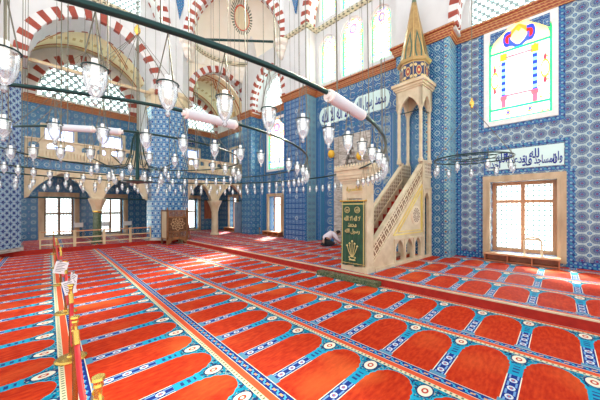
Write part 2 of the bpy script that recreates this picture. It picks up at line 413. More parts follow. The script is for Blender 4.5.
def plate(bm,loops,fn,a0,a1):
    """outline + holes in 2d (u,z), extruded between depth a0 and a1; fn(u,z,a)->xyz"""
    loops=[[tuple(p) for p in l] for l in loops]
    tri=tessellate_polygon([[Vector((p[0],p[1],0)) for p in l] for l in loops])
    flat=[p for l in loops for p in l]
    F=[bm.verts.new(fn(p[0],p[1],a0)) for p in flat]; K=[bm.verts.new(fn(p[0],p[1],a1)) for p in flat]
    for t in tri:
        try: bm.faces.new([F[i] for i in t]); bm.faces.new([K[i] for i in reversed(t)])
        except ValueError: pass
    o=0
    for l in loops:
        n=len(l)
        for i in range(n):
            j=(i+1)%n; bm.faces.new((F[o+i],F[o+j],K[o+j],K[o+i]))
        o+=n
    return bm
XP=lambda u,z,a:(a,u,z)     # plane facing along X: u=y
YP=lambda u,z,a:(u,a,z)     # plane facing along Y: u=x
def rect(u0,u1,z0,z1): return [(u0,z0),(u1,z0),(u1,z1),(u0,z1)]
def arch(cu,cz,r,zb,n=24,k=1.0,pt=0.0):
    pts=[(cu-r,zb)]
    for i in range(n+1):
        a=PI-PI*i/n; x=math.cos(a); pts.append((cu+r*x,cz+r*k*math.sin(a)*(1+pt*(1-abs(x))**2)))
    pts.append((cu+r,zb)); return pts
def archrect(u0,u1,z0,z1,rise,n=12,pt=0.0):
    cu=(u0+u1)/2; r=(u1-u0)/2; return arch(cu,z1-rise,r,z0,n,rise/r,pt)
def sweep(bm,path,prof):
    """profile (out,z) swept along plan path, out = to the left of travel"""
    P2=[Vector(p) for p in path]; n=len(P2); rows=[]
    for i,p in enumerate(P2):
        ds=[]
        if i>0: ds.append((P2[i]-P2[i-1]).normalized())
        if i<n-1: ds.append((P2[i+1]-P2[i]).normalized())
        ns=[Vector((-d.y,d.x)) for d in ds]; m=sum(ns,Vector((0,0))); m.normalize(); m=m/max(.3,m.dot(ns[0]))
        rows.append([bm.verts.new((p.x+m.x*o,p.y+m.y*o,z)) for o,z in prof])
    k=len(prof)
    for A,C in zip(rows,rows[1:]):
        for j in range(k): bm.faces.new((A[j],A[(j+1)%k],C[(j+1)%k],C[j]))
    bm.faces.new(rows[0]); bm.faces.new(rows[-1][::-1]); return bm
def struct(o,label=None):
    o['kind']='structure'
    if label: o['label']=label
    return o
def tag(o,label,cat,group=None,kind=None):
    o['label']=label; o['category']=cat
    if group: o['group']=group
    if kind: o['kind']=kind
    return o
def empty(name,loc,label=None,cat=None,group=None,rz=0):
    o=bpy.data.objects.new(name,None); COL.objects.link(o); o.location=loc; o.rotation_euler=(0,0,rz); o.empty_display_size=.1
    if label: tag(o,label,cat,group)
    return o
def dup(root,loc,rz=0):
    r=root.copy(); COL.objects.link(r); r.location=loc; r.rotation_euler=(0,0,rz)
    for ch in list(root.children):
        c=ch.copy(); COL.objects.link(c); c.parent=r
        for g in list(ch.children):
            d=g.copy(); COL.objects.link(d); d.parent=c
    return r

# ------------------------------------------------------------------ arabic lettering
AR={'ا':(0xFE8D,0xFE8E),'ب':(0xFE8F,0xFE90,0xFE91,0xFE92),'ت':(0xFE95,0xFE96,0xFE97,0xFE98),'ج':(0xFE9D,0xFE9E,0xFE9F,0xFEA0),'ح':(0xFEA1,0xFEA2,0xFEA3,0xFEA4),
'د':(0xFEA9,0xFEAA),'ر':(0xFEAD,0xFEAE),'س':(0xFEB1,0xFEB2,0xFEB3,0xFEB4),'ع':(0xFEC9,0xFECA,0xFECB,0xFECC),'ف':(0xFED1,0xFED2,0xFED3,0xFED4),'ل':(0xFEDD,0xFEDE,0xFEDF,0xFEE0),
'م':(0xFEE1,0xFEE2,0xFEE3,0xFEE4),'ن':(0xFEE5,0xFEE6,0xFEE7,0xFEE8),'ه':(0xFEE9,0xFEEA,0xFEEB,0xFEEC),'و':(0xFEED,0xFEEE),'ي':(0xFEF1,0xFEF2,0xFEF3,0xFEF4)}
def shape_ar(s):
    out=[]
    for w in s.split():
        r=[];i=0;prev=False
        while i<len(w):
            c=w[i]; nx=i+1<len(w)
            if c=='ل' and nx and w[i+1]=='ا':
                r.append(chr(0xFEFC if prev else 0xFEFB)); prev=False; i+=2; continue
            f=AR[c]; dual=len(f)==4
            if dual and nx: r.append(chr(f[3] if prev else f[2])); prev=True
            else: r.append(chr(f[1] if prev else f[0])); prev=False
            i+=1
        out.append(''.join(r))
    return ' '.join(out)[::-1]
def text_mesh(name,s,m,u0,u1,z0,z1,place,parent,thick=.006,bold=.0):
    cu=bpy.data.curves.new('lettering_source','FONT'); cu.body=shape_ar(s); cu.size=1; cu.extrude=0; cu.offset=bold
    ob=bpy.data.objects.new('lettering_source',cu); COL.objects.link(ob)
    dg=bpy.context.evaluated_depsgraph_get(); me=bpy.data.meshes.new_from_object(ob.evaluated_get(dg)); bpy.data.objects.remove(ob)
    xs=[v.co.x for v in me.vertices]; ys=[v.co.y for v in me.vertices]
    if not xs: return None
    a,b,c,d=min(xs),max(xs),min(ys),max(ys)
    bm=bmesh.new(); bm.from_mesh(me)
    r=bmesh.ops.extrude_face_region(bm,geom=bm.faces[:])
    for g in r['geom']:
        if isinstance(g,bmesh.types.BMVert): g.co.z+=1
    for v in bm.verts:
        u=u0+(v.co.x-a)/(b-a)*(u1-u0); z=z0+(v.co.y-c)/(d-c)*(z1-z0); v.co=place(u,z,v.co.z*thick)
    return link(name,bm,m,parent)

# ================================================================== SETTING
QX=10.4; PX=9.7; TOP=14.5
struct(link('floor',box(B(),-6,5.76,-5,19,-.3,0),'carpet_main'),'red prayer carpet with blue niches')
b=B(); box(b,5.76,10.9,-5,19,-.3,P); o=link('floor_platform',b,'carpet_platform'); struct(o,'raised floor along the qibla wall covered in prayer carpet')
struct(link('trim_1',box(B(),5.735,5.765,-5,14.0,-.02,P+.004),'carpet_red'),'dark red carpeted riser of the step')
b=B(); box(b,-6,5.9,14.72,19,-.3,P-.004); struct(link('floor_gallery',b,'carpet_platform'))
struct(link('trim_2',box(B(),-6,5.9,14.69,14.73,-.02,P),'carpet_red'),'dark red riser below the wooden rail')
struct(link('trim_44',box(B(),5.73,5.785,-5,14.0,P-.012,P+.010),'stone'),'olive edging strip along the step')
struct(link('trim_3',box(B(),5.50,5.735,2.95,4.72,0,.115,.01),'marble_green'),'dark green stone tread at the foot of the pulpit')

# qibla wall tiled part
TH=.6
def qwall(name,y0,y1,z0,z1,m,holes=()):
    b=B(); plate(b,[rect(y0,y1,z0,z1)]+[h for h in holes],XP,QX,QX+TH); return struct(link(name,b,m))
qwall('wall_qibla_right',-5,2.6,0,7.62,'tile_medallion',[rect(.08,1.72,4.45,7.45),rect(.06,1.60,.42,2.62)])
qwall('wall_qibla_mihrab',4.4,8.95,0,7.62,'tile_strips',[rect(5.86,7.80,.17,5.18)])
qwall('wall_qibla_left',10.6,13.6,0,7.62,'tile_strips',[rect(11.25,12.88,4.05,7.15),rect(11.5,12.7,.35,2.5)])
qwall('wall_qibla_far',14.6,19.4,0,7.3,'tile_far',[rect(16.2,17.2,.35,2.6),rect(16.2,17.0,4.7,6.0)])
for nm,y0,y1,m in (('pier_right',2.6,4.4,'tile_far'),('pier_left',8.95,10.6,'tile_squares'),('pier_corner',13.6,14.6,'tile_far')):
    struct(link('wall_'+nm,box(B(),PX,QX+TH,y0,y1,0,7.62),m))
    struct(link('wall_'+nm+'_upper',box(B(),PX,QX+TH,y0,y1,7.6,TOP),'plaster'))
# tile border strips on piers and walls
def strip(n,boxes,m='tile_border',lab=None):
    b=B()
    for q in boxes: box(b,*q)
    return struct(link('trim_%d'%n,b,m),lab)
e=.02
strip(4,[(PX-e,PX+.01,2.6,2.75,.17,7.6),(PX-e,PX+.01,3.25,3.36,.17,7.6)],'tile_green')
strip(5,[(PX-.012,QX,2.585,2.6,.17,7.6)],'tile_green')
strip(6,[(PX-e,PX+.01,8.95,9.08,.17,7.6),(PX-e,PX+.01,10.47,10.6,.17,7.6)],'tile_border')
strip(7,[(PX,QX,8.93,8.95,.17,7.6)],'tile_green')
# window border bands right wall
def frame(n,y0,y1,z0,z1,w,m='tile_border',x=QX,t=.015):
    return strip(n,[(x-t,x+.01,y0-w,y0,z0-w,z1+w),(x-t,x+.01,y1,y1+w,z0-w,z1+w),(x-t,x+.01,y0,y1,z0-w,z0),(x-t,x+.01,y0,y1,z1,min(z1+w,7.6))],m)
frame(8,.02,1.78,4.38,7.52,.13)
frame(9,-.10,1.66,2.98,3.63,.11)
strip(10,[(QX-.015,QX+.01,-.30,-.12,.17,2.87),(QX-.015,QX+.01,1.80,1.98,.17,2.87),(QX-.015,QX+.01,2.42,2.6,.17,7.6),(QX-.015,QX+.01,1.98,2.42,.17,.36),(QX-.015,QX+.01,-5,-.3,.17,.36)])
frame(11,11.2,12.93,4.0,7.2,.12); frame(12,11.3,12.88,.2,2.62,.12)
strip(13,[(QX-.015,QX+.01,5.35,5.80,.17,5.5),(QX-.015,QX+.01,7.86,8.3,.17,5.5),(QX-.015,QX+.01,5.8,7.86,5.24,5.5)],'tile_mihrab')
strip(14,[(QX-.018,QX+.01,5.74,5.84,.17,5.3),(QX-.018,QX+.01,7.82,7.92,.17,5.3),(QX-.018,QX+.01,4.45,4.58,.17,7.6),(QX-.018,QX+.01,8.78,8.93,.17,7.6),(QX-.018,QX+.01,4.6,8.8,5.60,5.70),(QX-.018,QX+.01,4.6,8.8,6.86,6.98)])
strip(15,[(QX-.012,QX+.01,4.6,8.8,5.70,5.80),(QX-.012,QX+.01,4.6,8.8,6.98,7.6)],'tile_mihrab')
# far wall
FY=19.0
def fwall(name,x0,x1,z0,z1,m,holes=()):
    b=B(); plate(b,[rect(x0,x1,z0,z1)]+list(holes),YP,FY,FY+TH); return struct(link(name,b,m))
fwall('wall_far',-6,QX+TH,0,7.3,'tile_far',[rect(.72,1.9,.3,2.4),rect(3.02,4.2,.3,2.4),rect(7.7,8.85,.3,2.5),rect(.72,1.9,4.5,6.0),rect(3.15,4.15,4.6,6.05),rect(8.0,8.9,4.6,6.0)])
fwall('wall_far_upper',-6,QX+TH,7.3,TOP,'plaster',[arch(2.48,7.65,2.1,7.55),arch(8.5,7.65,1.75,7.55)])
struct(link('wall_far_return',box(B(),QX,QX+TH,14.6,FY,7.3,TOP),'plaster'))
def hexpane(name,pts,fn,a0,a1,m):
    b=B(); plate(b,[pts],fn,a0,a1); return b
# arched lattice windows
WN=[0]
def window(label=None):
    WN[0]+=1; o=empty('window_%d'%WN[0],(0,0,0)); o['kind']='structure'
    if label: o['label']=label
    return o
def arch_window(pts,ptsin,fn,a,m,label):
    w=window(label); b=B(); plate(b,[pts,ptsin],fn,a-.0,a+.10); link('window_frame',b,'plaster',w)
    b=B(); plate(b,[ptsin],fn,a+.04,a+.06); link('pane',b,m,w); return w
arch_window(arch(2.48,7.65,2.1,7.55),arch(2.48,7.7,2.0,7.62),YP,FY+.12,'grille_glass','large arched honeycomb lattice window above the left gallery')
arch_window(arch(8.5,7.65,1.75,7.55),arch(8.5,7.7,1.66,7.62),YP,FY+.12,'grille_glass_dim','arched honeycomb lattice window above the far corner gallery')
# voussoir arches
VN=[20]
def voussoir(cu,cz,ri,ro,fn,a0,a1,axis,w,label,zb=None,k=1.0,pt=.06,bz=None):
    VN[0]+=1; b=B(); zb=cz if zb is None else zb
    o_=arch(cu,cz,ro,zb,32,k,pt); i_=arch(cu,cz,ri,zb,32,k,pt); plate(b,[o_+i_[::-1]],fn,a0,a1)
    nm='vouss_%d'%VN[0]; mat(nm,vouss(cu,cz,axis,w,a0,a1),rough=.6)
    return struct(link('trim_%d'%VN[0],b,nm),label)
voussoir(2.48,7.6,2.08,2.5,YP,FY-.05,FY+.11,'y',.235,'red and white arch around the lattice window',7.3)
voussoir(8.5,7.6,1.74,2.1,YP,FY-.05,FY+.11,'y',.27,'red and white arch at the far corner',7.3)
# nave upper walls over the gallery arches (plane Y=14.4)
NY=14.4
b=B(); plate(b,[[(-6,7.55),(.02,7.55)]+arch(2.33,7.6,2.3,7.55,28,1.0,.06)[1:-1]+[(4.64,7.55),(5.0,7.55),(5.0,10.85),(-6,10.85)]],YP,NY,15.7); struct(link('wall_left_arcade',b,'plaster'))
voussoir(2.33,7.6,2.22,2.62,YP,NY-.03,15.72,'y',.218,'red and white arch between the two tiled pillars',7.5)
# bay 2
b=B(); plate(b,[[(6.3,7.3)]+[(6.55,7.3)]+arch(8.5,8.2,1.9,7.3,24,.98,.06)[1:-1]+[(10.4,7.3),(10.4,10.4),(6.3,10.4)]],YP,14.95,15.4); struct(link('wall_corner_arcade',b,'plaster_cream'))
voussoir(8.5,8.2,1.85,2.2,YP,14.9,15.42,'y',.25,'red and white arch opening to the corner gallery',7.5,.98)
# tympanum over left arch z>10.85, main arch
b=B(); plate(b,[rect(-6,5.4,10.8,TOP),rect(.6,1.5,11.2,12.9),rect(1.75,2.6,11.2,13.1),rect(2.85,4.1,11.15,12.9)],YP,15.2,15.5); struct(link('wall_left_tympanum',b,'plaster'))
for x0,x1 in ((.6,1.5),(1.75,2.6),(2.85,4.1)):
    w=window('small lattice window high in the left wall'); b=B(); box(b,x0-.0,x1,15.3,15.34,11.15,13.1); link('pane',b,'grille_glass_fine',w)
voussoir(2.1,10.9,2.75,3.2,YP,NY,15.2,'y',.17,'red and white great arch high over the left wall',10.85)
b=B(); plate(b,[[(5.2,10.85),(6.2,10.85),(6.2,TOP),(3.6,TOP),(4.6,13.1),(5.1,12.0)]],YP,NY+.02,15.2); struct(link('wall_pendentive_left',b,'plaster'))
# upper shafts over pillars
for i,cx in enumerate((-1.0,5.4)):
    b=B(); lathe(b,[(1.04,7.5),(1.04,10.85)],8,cx,15.15,PI/8); struct(link('wall_pillar_shaft_%d'%(i+1),b,'plaster'))
# pillars
for i,(cx,m,lab) in enumerate(((-1.0,'tile_lattice','tiled octagonal pillar at the left edge'),(5.4,'tile_ogee','tiled octagonal pillar behind the wooden preaching chair'))):
    t=empty('pillar',(cx,15.15,P),lab+' clad in blue and white tiles','pillar'); t['kind']='structure'
    b=B(); lathe(b,[(1.07,0),(1.07,.12),(1.02,.14)],8,0,0,PI/8); link('plinth',b,'marble_grey',t)
    b=B(); lathe(b,[(1.0,.13),(1.0,6.85)],8,0,0,PI/8); link('tiled_shaft',b,m,t)
    b=B(); lathe(b,[(1.0,6.84),(1.04,6.88),(1.04,7.35),(1.12,7.45),(1.12,7.6)],8,0,0,PI/8); link('capital_band',b,'stone',t)
    del t['category']
# small arches on the qibla side (X=9.7) left and right, lattice behind
for cy,y0,y1,nm in ((12.1,10.6,13.6,'left'),(1.05,-.5,2.6,'right')):
    b=B(); plate(b,[[(y0-.0,7.6)]+arch(cy,8.1,1.36,7.6,22,1.18,.1)[0:]+[(y1+.0,7.6),(y1,TOP if nm=='right' else 10.8),(y0,TOP if nm=='right' else 10.8)]] ,XP,PX,QX+.0)
    struct(link('wall_%s_niche'%nm,b,'plaster'))
    voussoir(cy,8.1,1.30,1.58,XP,PX-.03,PX+.35,'x',.27,'red and white niche arch high on the qibla wall',7.7,1.18,.1)
    b=B(); plate(b,[rect(cy-1.55,cy+1.55,7.6,TOP),arch(cy,8.3,1.15,7.85,20,1.15,.1)],XP,QX,QX+.3); struct(link('wall_%s_niche_back'%nm,b,'plaster'))
    arch_window(arch(cy,8.3,1.15,7.85,20,1.15,.1),arch(cy,8.33,1.08,7.92,20,1.15,.1),XP,QX+.1,'grille_glass_fine' if nm=='right' else 'grille_glass_fine','arched lattice window in the %s upper niche'%nm)
struct(link('wall_right_far_upper',box(B(),QX,QX+.3,-5,-.5,7.6,TOP),'plaster'))
# mihrab bay upper wall with stained windows
SW=[(8.22,.43,8.08,10.22),(6.82,.55,8.0,10.42),(5.42,.43,8.08,10.22)]
holes=[archrect(c-w-.07,c+w+.07,z0-.07,z1+.07,w+.07,12,.12) for c,w,z0,z1 in SW]+[archrect(c-w-.07,c+w+.07,z0+3.1,z1+3.1,w+.07,12,.12) for c,w,z0,z1 in SW]
b=B(); plate(b,[rect(4.4,8.95,7.6,TOP)]+holes,XP,QX,QX+.35); struct(link('wall_qibla_upper',b,'plaster'))
for up in (0,3.1):
    for c,w,z0,z1 in SW:
        nm='stained_%d'%WN[0]; mat(nm,stained(2*w,z1-z0,1 if w>.5 else 2),rough=.3,emit=.22)
        t=empty('window_%d'%(WN[0]+1),(QX+.12,c,z0+up)); WN[0]+=1; t['kind']='structure'; t['label']='arched stained glass window high over the mihrab'
        b=B(); plate(b,[archrect(-w-.07,w+.07,-.07,z1-z0+.07,w+.07,12,.12),archrect(-w,w,0,z1-z0,w,12,.12)],XP,-.04,.1); link('window_frame',b,'marble_white',t)
        b=B(); plate(b,[archrect(-w,w,0,z1-z0,w,12,.12)],XP,.0,.02); link('pane',b,nm,t)
# cornices
prof=[(0,7.42),(.05,7.42),(.08,7.50),(.11,7.56),(.12,7.66),(.18,7.70),(.18,7.76),(0,7.76)]
path=[(QX,-5),(QX,2.6),(PX,2.6),(PX,4.4),(QX,4.4),(QX,8.95),(PX,8.95),(PX,10.6),(QX,10.6),(QX,13.6),(PX,13.6),(PX,14.95)]
b=B(); sweep(b,path,prof); struct(link('trim_16',b,'cornice_red'),'painted red and gold cornice above the qibla wall tiles')
prof2=[(o*.8,z-.32) for o,z in prof]
b=B(); sweep(b,[(QX,14.6),(QX,FY),(-6,FY)],prof2); struct(link('trim_17',b,'cornice_red'),'painted red cornice along the far aisle walls')
pm=[(0,10.68),(.08,10.72),(.13,10.78),(.13,10.88),(0,10.9)]
b=B(); sweep(b,[(QX,4.4),(QX,8.95),(PX,8.95),(PX,10.6)],pm); struct(link('trim_18',b,'molding_dots'),'dotted moulding at the foot of the great arches')
b=B(); sweep(b,[(6.2,NY),(-6,NY)],pm); struct(link('trim_19',b,'molding_dots'),'dotted moulding over the left wall')
# exedra : ring arc, semi dome, squinch
mc=Vector((7.92,12.46)); rr=2.5; a0=R(135); 
def arcpt(t,r=rr): 
    a=R(135)-t*PI; return (mc.x+r*math.cos(a),mc.y+r*math.sin(a))
arc=[arcpt(i/24) for i in range(25)]
b=B(); rows=[]
for o_,z in pm[::-1]:
    rows.append([b.verts.new((*arcpt(i/24,rr-o_),z)) for i in range(25)])
for A,C in zip(rows,rows[1:]+rows[:1]):
    for i in range(24): b.faces.new((A[i],A[i+1],C[i+1],C[i]))
struct(link('trim_20',b,'molding_dots'),'dotted ring at the foot of the corner half dome')
def exf():
    x,y,z=pos(); c=mix(ramp(noise(1.2,3),.35,.7),(.86,.79,.66),(.90,.85,.74))
    u=(x-9.05); v=(y-13.6); u2=(u-v)*.7071; w=z-13.05; d=sqrt(u2*u2+w*w); a=M('ARCTAN2',w,u2); s=sin(a*34.0)
    return layer(c,((d<.62)&(s>.0),(.10,.13,.09)),((d<.45),(.62,.10,.05)),((d<.40),(.75,.66,.45)))
mat('halfdome',exf,rough=.8)
b=B(); rows=[]
for j in range(13):
    e_=R(90*j/12*.98); rows.append([b.verts.new((mc.x+(arcpt(i/24)[0]-mc.x)*math.cos(e_),mc.y+(arcpt(i/24)[1]-mc.y)*math.cos(e_),10.88+1.15*rr*math.sin(e_))) for i in range(25)])
for A,C in zip(rows,rows[1:]):
    for i in range(24): b.faces.new((A[i],A[i+1],C[i+1],C[i]))
o=link('ceiling_half_dome',b,'halfdome',smooth=True); struct(o); sm=o.modifiers.new('thick','SOLIDIFY'); sm.thickness=.12; sm.offset=1
def sqf():
    x,y,z=pos(); n=ramp(noise(5,4),.4,.65); return mix(n,(.80,.74,.62),(.88,.85,.78))
mat('squinch',sqf,rough=.8)
def lpath(t):
    # L shaped plan path below the ring
    P0=[(6.2,14.5),(6.6,14.95),(9.3,14.95),(9.72,14.5),(9.72,11.0),(9.72,10.6)]
    L=[0]
    for p,q in zip(P0,P0[1:]): L.append(L[-1]+math.dist(p,q))
    d=t*L[-1]
    for i in range(len(P0)-1):
        if d<=L[i+1]+1e-9:
            f=(d-L[i])/(L[i+1]-L[i]); return (P0[i][0]+(P0[i+1][0]-P0[i][0])*f,P0[i][1]+(P0[i+1][1]-P0[i][1])*f)
    return P0[-1]
b=B(); rows=[]
for j in range(7):
    f=j/6; g=f*f*(3-2*f)
    rows.append([b.verts.new((lpath(i/24)[0]*(1-g)+arc[i][0]*g,lpath(i/24)[1]*(1-g)+arc[i][1]*g,(10.72)*f+(9.7+.5*math.sin(PI*((i/12)%1))**.6)*(1-f))) for i in range(25)])
for A,C in zip(rows,rows[1:]):
    for i in range(24): b.faces.new((A[i],A[i+1],C[i+1],C[i]))
o=link('wall_squinch',b,'squinch',smooth=True); struct(o); sm=o.modifiers.new('thick','SOLIDIFY'); sm.thickness=.06; sm.offset=1
# stone corbels at both ends of ring
for i,(cx,cy) in enumerate(((6.05,14.25),(9.62,10.75))):
    b=B(); lathe(b,[(.02,9.75),(.16,9.9),(.2,10.1),(.3,10.2),(.32,10.4),(.45,10.5),(.47,10.7)],8,cx,cy); struct(link('trim_%d'%(40+i),b,'squinch'),'carved corbel below the dotted moulding')
# exedra arch on diagonal plane : u=(x-y)/√2 , depth=(x+y)/√2
DP=lambda u,z,a:((a+u)*.70711,(a-u)*.70711,z)
cu=(mc.x-mc.y)*.70711; dd=(mc.x+mc.y)*.70711
b=B(); i_=arch(cu,10.95,2.42,10.85,28,1.08,.05)
plate(b,[[(cu-3.1,10.85)]+i_+[(cu+3.1,10.85),(cu+3.1,TOP),(cu-3.1,TOP)]],DP,dd-.05,dd+.25); struct(link('wall_exedra_front',b,'plaster'))
voussoir(cu,10.95,2.36,2.80,DP,dd-.09,dd+.3,'d',.165,'red and white arch in front of the corner half dome',10.85,1.08,.05)
# main arch above the mihrab
b=B(); i_=arch(6.68,10.95,2.22,10.85,28,1.1,.05)
plate(b,[[(4.2,10.85)]+i_+[(9.2,10.85),(9.2,TOP),(4.2,TOP)]],XP,PX-.06,PX+.5); struct(link('wall_mihrab_front',b,'plaster'))
voussoir(6.68,10.95,2.18,2.6,XP,PX-.1,PX+.52,'x',.19,'red and white great arch above the mihrab',10.85,1.1,.05)
# tiled triangles
b=B(); plate(b,[[(5.72,11.75),(5.35,13.6),(6.2,13.6)]],YP,NY-.03,NY+.05); struct(link('trim_42',b,'tile_border'),'blue tiled triangle above the pillar')
b=B(); plate(b,[[(9.65,11.7),(9.2,13.6),(10.2,13.6)]],XP,PX-.12,PX-.02); struct(link('trim_43',b,'tile_border'),'blue tiled triangle above the wall pier')
# aisle vault
b=B(); rows=[]
for x0,x1 in ((-.6,5.3),(5.5,QX+.1)):
    c=(x0+x1)/2; r=(x1-x0)/2; rows=[]
    for y in (15.45,19.05): rows.append([b.verts.new((c-r*math.cos(PI*i/24),y,7.6+r*.98*math.sin(PI*i/24))) for i in range(25)])
    for i in range(24): b.faces.new((rows[0][i],rows[0][i+1],rows[1][i+1],rows[1][i]))
o=link('ceiling_aisle_vault',b,'vault_paint',smooth=True); struct(o); sm=o.modifiers.new('thick','SOLIDIFY'); sm.thickness=.1; sm.offset=1
b=B(); box(b,4.9,5.9,15.9,19.05,3.4,11); struct(link('wall_bay_divider',b,'plaster'))
# gallery: slab, arches, balustrade
def ogee(c,hw,zs,zc,n=10):
    pts=[]
    for i in range(n+1):
        t=i/n; pts.append((c-hw+hw*t, zs+(zc-zs)*(math.sin(t*PI/2)**.75*.86+.14*t**4)))
    return pts+[(2*c-p[0],p[1]) for p in pts[-2::-1]]
def gallery(n,x0,xc,x1,y,lab):
    b=B(); out=[(x0,2.2)]+ogee((x0+xc-.1)/2,(xc-.1-x0)/2-.12,2.25,3.3)+ogee((xc+.1+x1)/2,(x1-xc-.1)/2-.12,2.25,3.3)+[(x1,2.2),(x1,3.42),(x0,3.42)]
    plate(b,[out],YP,y,y+.35); struct(link('wall_gallery_arches_%d'%n,b,'stone'))
    b=B(); box(b,x0,x1,y+.0,y+.35,3.42,3.85); struct(link('wall_gallery_band_%d'%n,b,'tile_far'))
    b=B(); box(b,x0,x1,y+.35,FY,3.45,3.85); struct(link('ceiling_gallery_%d'%n,b,'wood_pale'))
    t=empty('balustrade',((x0+x1)/2,y,3.85),'stone gallery balustrade '+lab,'balustrade'); L=(x1-x0)/2
    hs=[]; k=int((x1-x0)/.55); 
    for i in range(k):
        c=-L+(i+.5)*(2*L/k); hs.append(archrect(c-.16,c+.16,.42,.66,.1,6))
    b=B(); plate(b,[rect(-L,L,.30,.74)]+hs,YP,-.06,.04); link('pierced_panel',b,'stone_light',t)
    b=B()
    for i in range(int(2*L/.11)): box(b,-L+i*.11,-L+i*.11+.07,-.09,.02,.02,.30)
    o=link('reeded_base',b,'stone_light',t)
    b=B(); box(b,-L,L,-.12,.10,.74,.80); box(b,-L,L,-.12,.1,-.02,.04); box(b,-L,L,-.04,.08,.0,.31); link('coping',b,'stone',t)
gallery(1,0.0,2.37,4.45,15.3,'between the two tiled pillars'); gallery(2,6.35,8.1,10.4,15.05,'in the far corner beyond the stone column')
for (x,y,m,lab,r) in ((2.37,15.47,'marble_green','short green marble column carrying the gallery arches behind the rail',.17),(8.1,15.1,'stone','pale stone column carrying the far corner gallery arches',.2)):
    t=empty('column',(x,y,P),lab,'column')
    b=B(); lathe(b,[(r*1.35,0),(r*1.35,.08),(r*1.1,.14),(r,.18),(r*.93,1.42)],16); link('shaft',b,m,t,smooth=False)
    b=B(); lathe(b,[(r*.95,1.42),(r*1.12,1.45),(r*1.12,1.5)],16); link('collar',b,'brass' if m!='stone' else 'stone',t)
    b=B(); lathe(b,[(r*1.1,1.5),(r*1.35,1.7),(r*2.1,2.02),(r*2.1,2.08)],8,0,0,PI/8); link('capital',b,'stone',t)
# tie rods
def tie(p,q,r,lab,name='tie_rod'):
    b=B(); tube(b,[p,q],r,6); return tag(link(name,b,'metal_dark'),lab,'tie rod')
tie((0,15.4,2.24),(4.4,15.4,2.24),.035,'thin dark tie rod across the gallery arches behind the low wooden rail')
tie((6.4,15.15,2.27),(10.3,15.15,2.27),.03,'thin dark tie rod across the far corner gallery arches')
tie((6.15,13.85,10.42+.25),(9.5,10.75,10.42+.25),.06,'green tie rod high across the corner half dome')
b=B(); tube(b,[(-.2,13.9,6.2),(4.6,14.8,7.45)],.06,6)
b=B(); box(b,-.3,4.9,14.75,14.87,7.52,7.64); tag(link('wooden_beam',b,'wood_pale'),'pale wooden tie beam under the large red and white arch at left','beam')

# ---- plain windows with wood frames
def rect_window(fn,a,u0,u1,z0,z1,fw,frame_m,wood_m,pane_m,lab,n=2,trans=.55,depth=.35,sash=.085):
    w=window(lab)
    b=B(); plate(b,[rect(u0-fw,u1+fw,z0-fw*.8,z1+fw),rect(u0,u1,z0,z1)],fn,a-.07,a+.02); plate(b,[rect(u0-fw*.45,u1+fw*.45,z0-fw*.4,z1+fw*.45),rect(u0,u1,z0,z1)],fn,a-.11,a-.06); link('window_surround',b,frame_m,w)
    hs=[]; mid=z0+(z1-z0)*trans; ww=(u1-u0-sash*(n+1))/n
    for i in range(n):
        uu=u0+sash+i*(ww+sash); hs+= [rect(uu,uu+ww,z0+sash,mid),rect(uu,uu+ww,mid+sash,z1-sash)]
    b=B(); plate(b,[rect(u0,u1,z0,z1)]+hs,fn,a+depth,a+depth+.06); link('wooden_sash',b,wood_m,w)
    for h in hs:
        b=B(); plate(b,[h],fn,a+depth+.02,a+depth+.035); link('pane',b,pane_m,w)
    return w
rect_window(YP,FY,.72,1.9,.3,2.4,.22,'window_stone','wood_brown','lattice_pane','tall window behind the low rail, first from the left pillar')
rect_window(YP,FY,3.02,4.2,.3,2.4,.22,'window_stone','wood_brown','lattice_pane','tall window behind the green column')
rect_window(YP,FY,7.7,8.85,.3,2.5,.2,'window_stone','wood_brown','lattice_pane','tall window seen right of the far pillar')
for x0,x1,z0,z1 in ((.72,1.9,4.5,6.0),(3.15,4.15,4.6,6.05),(8.0,8.9,4.6,6.0)):
    rect_window(YP,FY,x0,x1,z0,z1,.14,'stone_light','white_paint','blue_pane','upper gallery window with bluish daylight',3,.4,.2,.05)
rect_window(XP,QX,16.2,17.2,.35,2.6,.16,'window_stone','wood_orange','daylight_pane','bright window at the far end of the qibla wall',1,.8,.3)
rect_window(XP,QX,16.2,17.0,4.7,6.0,.12,'stone_light','wood_orange','daylight_pane','upper window in the far corner gallery',2,.5,.2,.05)
rect_window(XP,QX,11.5,12.7,.35,2.5,.17,'window_stone','wood_orange','daylight_pane','tall bright window between the left wall piers',2,.75,.4,.06)
rect_window(XP,QX,.06,1.60,.42,2.62,.19,'window_stone','wood_orange','lattice_pane','large bright window below the calligraphy panel',2,.70,.42,.10)
# stained glass large
for (y0,y1,z0,z1,lab,kd,tr) in ((.08,1.72,4.45,7.45,'large stained glass window on the right wall',0,.0),(11.25,12.88,4.05,7.15,'stained glass window between the left wall piers',1,0)):
    WN[0]+=1; c=(y0+y1)/2; wd=y1-y0-.16; ht=z1-z0-.20; nm='stained_big_%d'%WN[0]; mat(nm,stained(wd,ht,kd),rough=.3,emit=.22)
    t=empty('window_%d'%WN[0],(QX,c,z0+.1)); t['kind']='structure'; t['label']=lab
    b=B(); plate(b,[rect(-(y1-y0)/2-.05,(y1-y0)/2+.05,-.15,z1-z0-.05),archrect(-wd/2,wd/2,0,ht,wd/2*.50,14,.25)],XP,-.03,.12); link('window_surround',b,'marble_white',t)
    b=B(); plate(b,[archrect(-wd/2,wd/2,0,ht,wd/2*.50,14,.25)],XP,.05,.07); link('stained_glass',b,nm,t)
    b=B()
    for s in (-1,1): plate(b,[[(s*wd*.47,ht-.02),(s*wd*.16,ht-.02),(s*wd*.47,ht-.42)]],XP,-.045,-.025)
    link('spandrel_tile',b,'tile_squares',t)
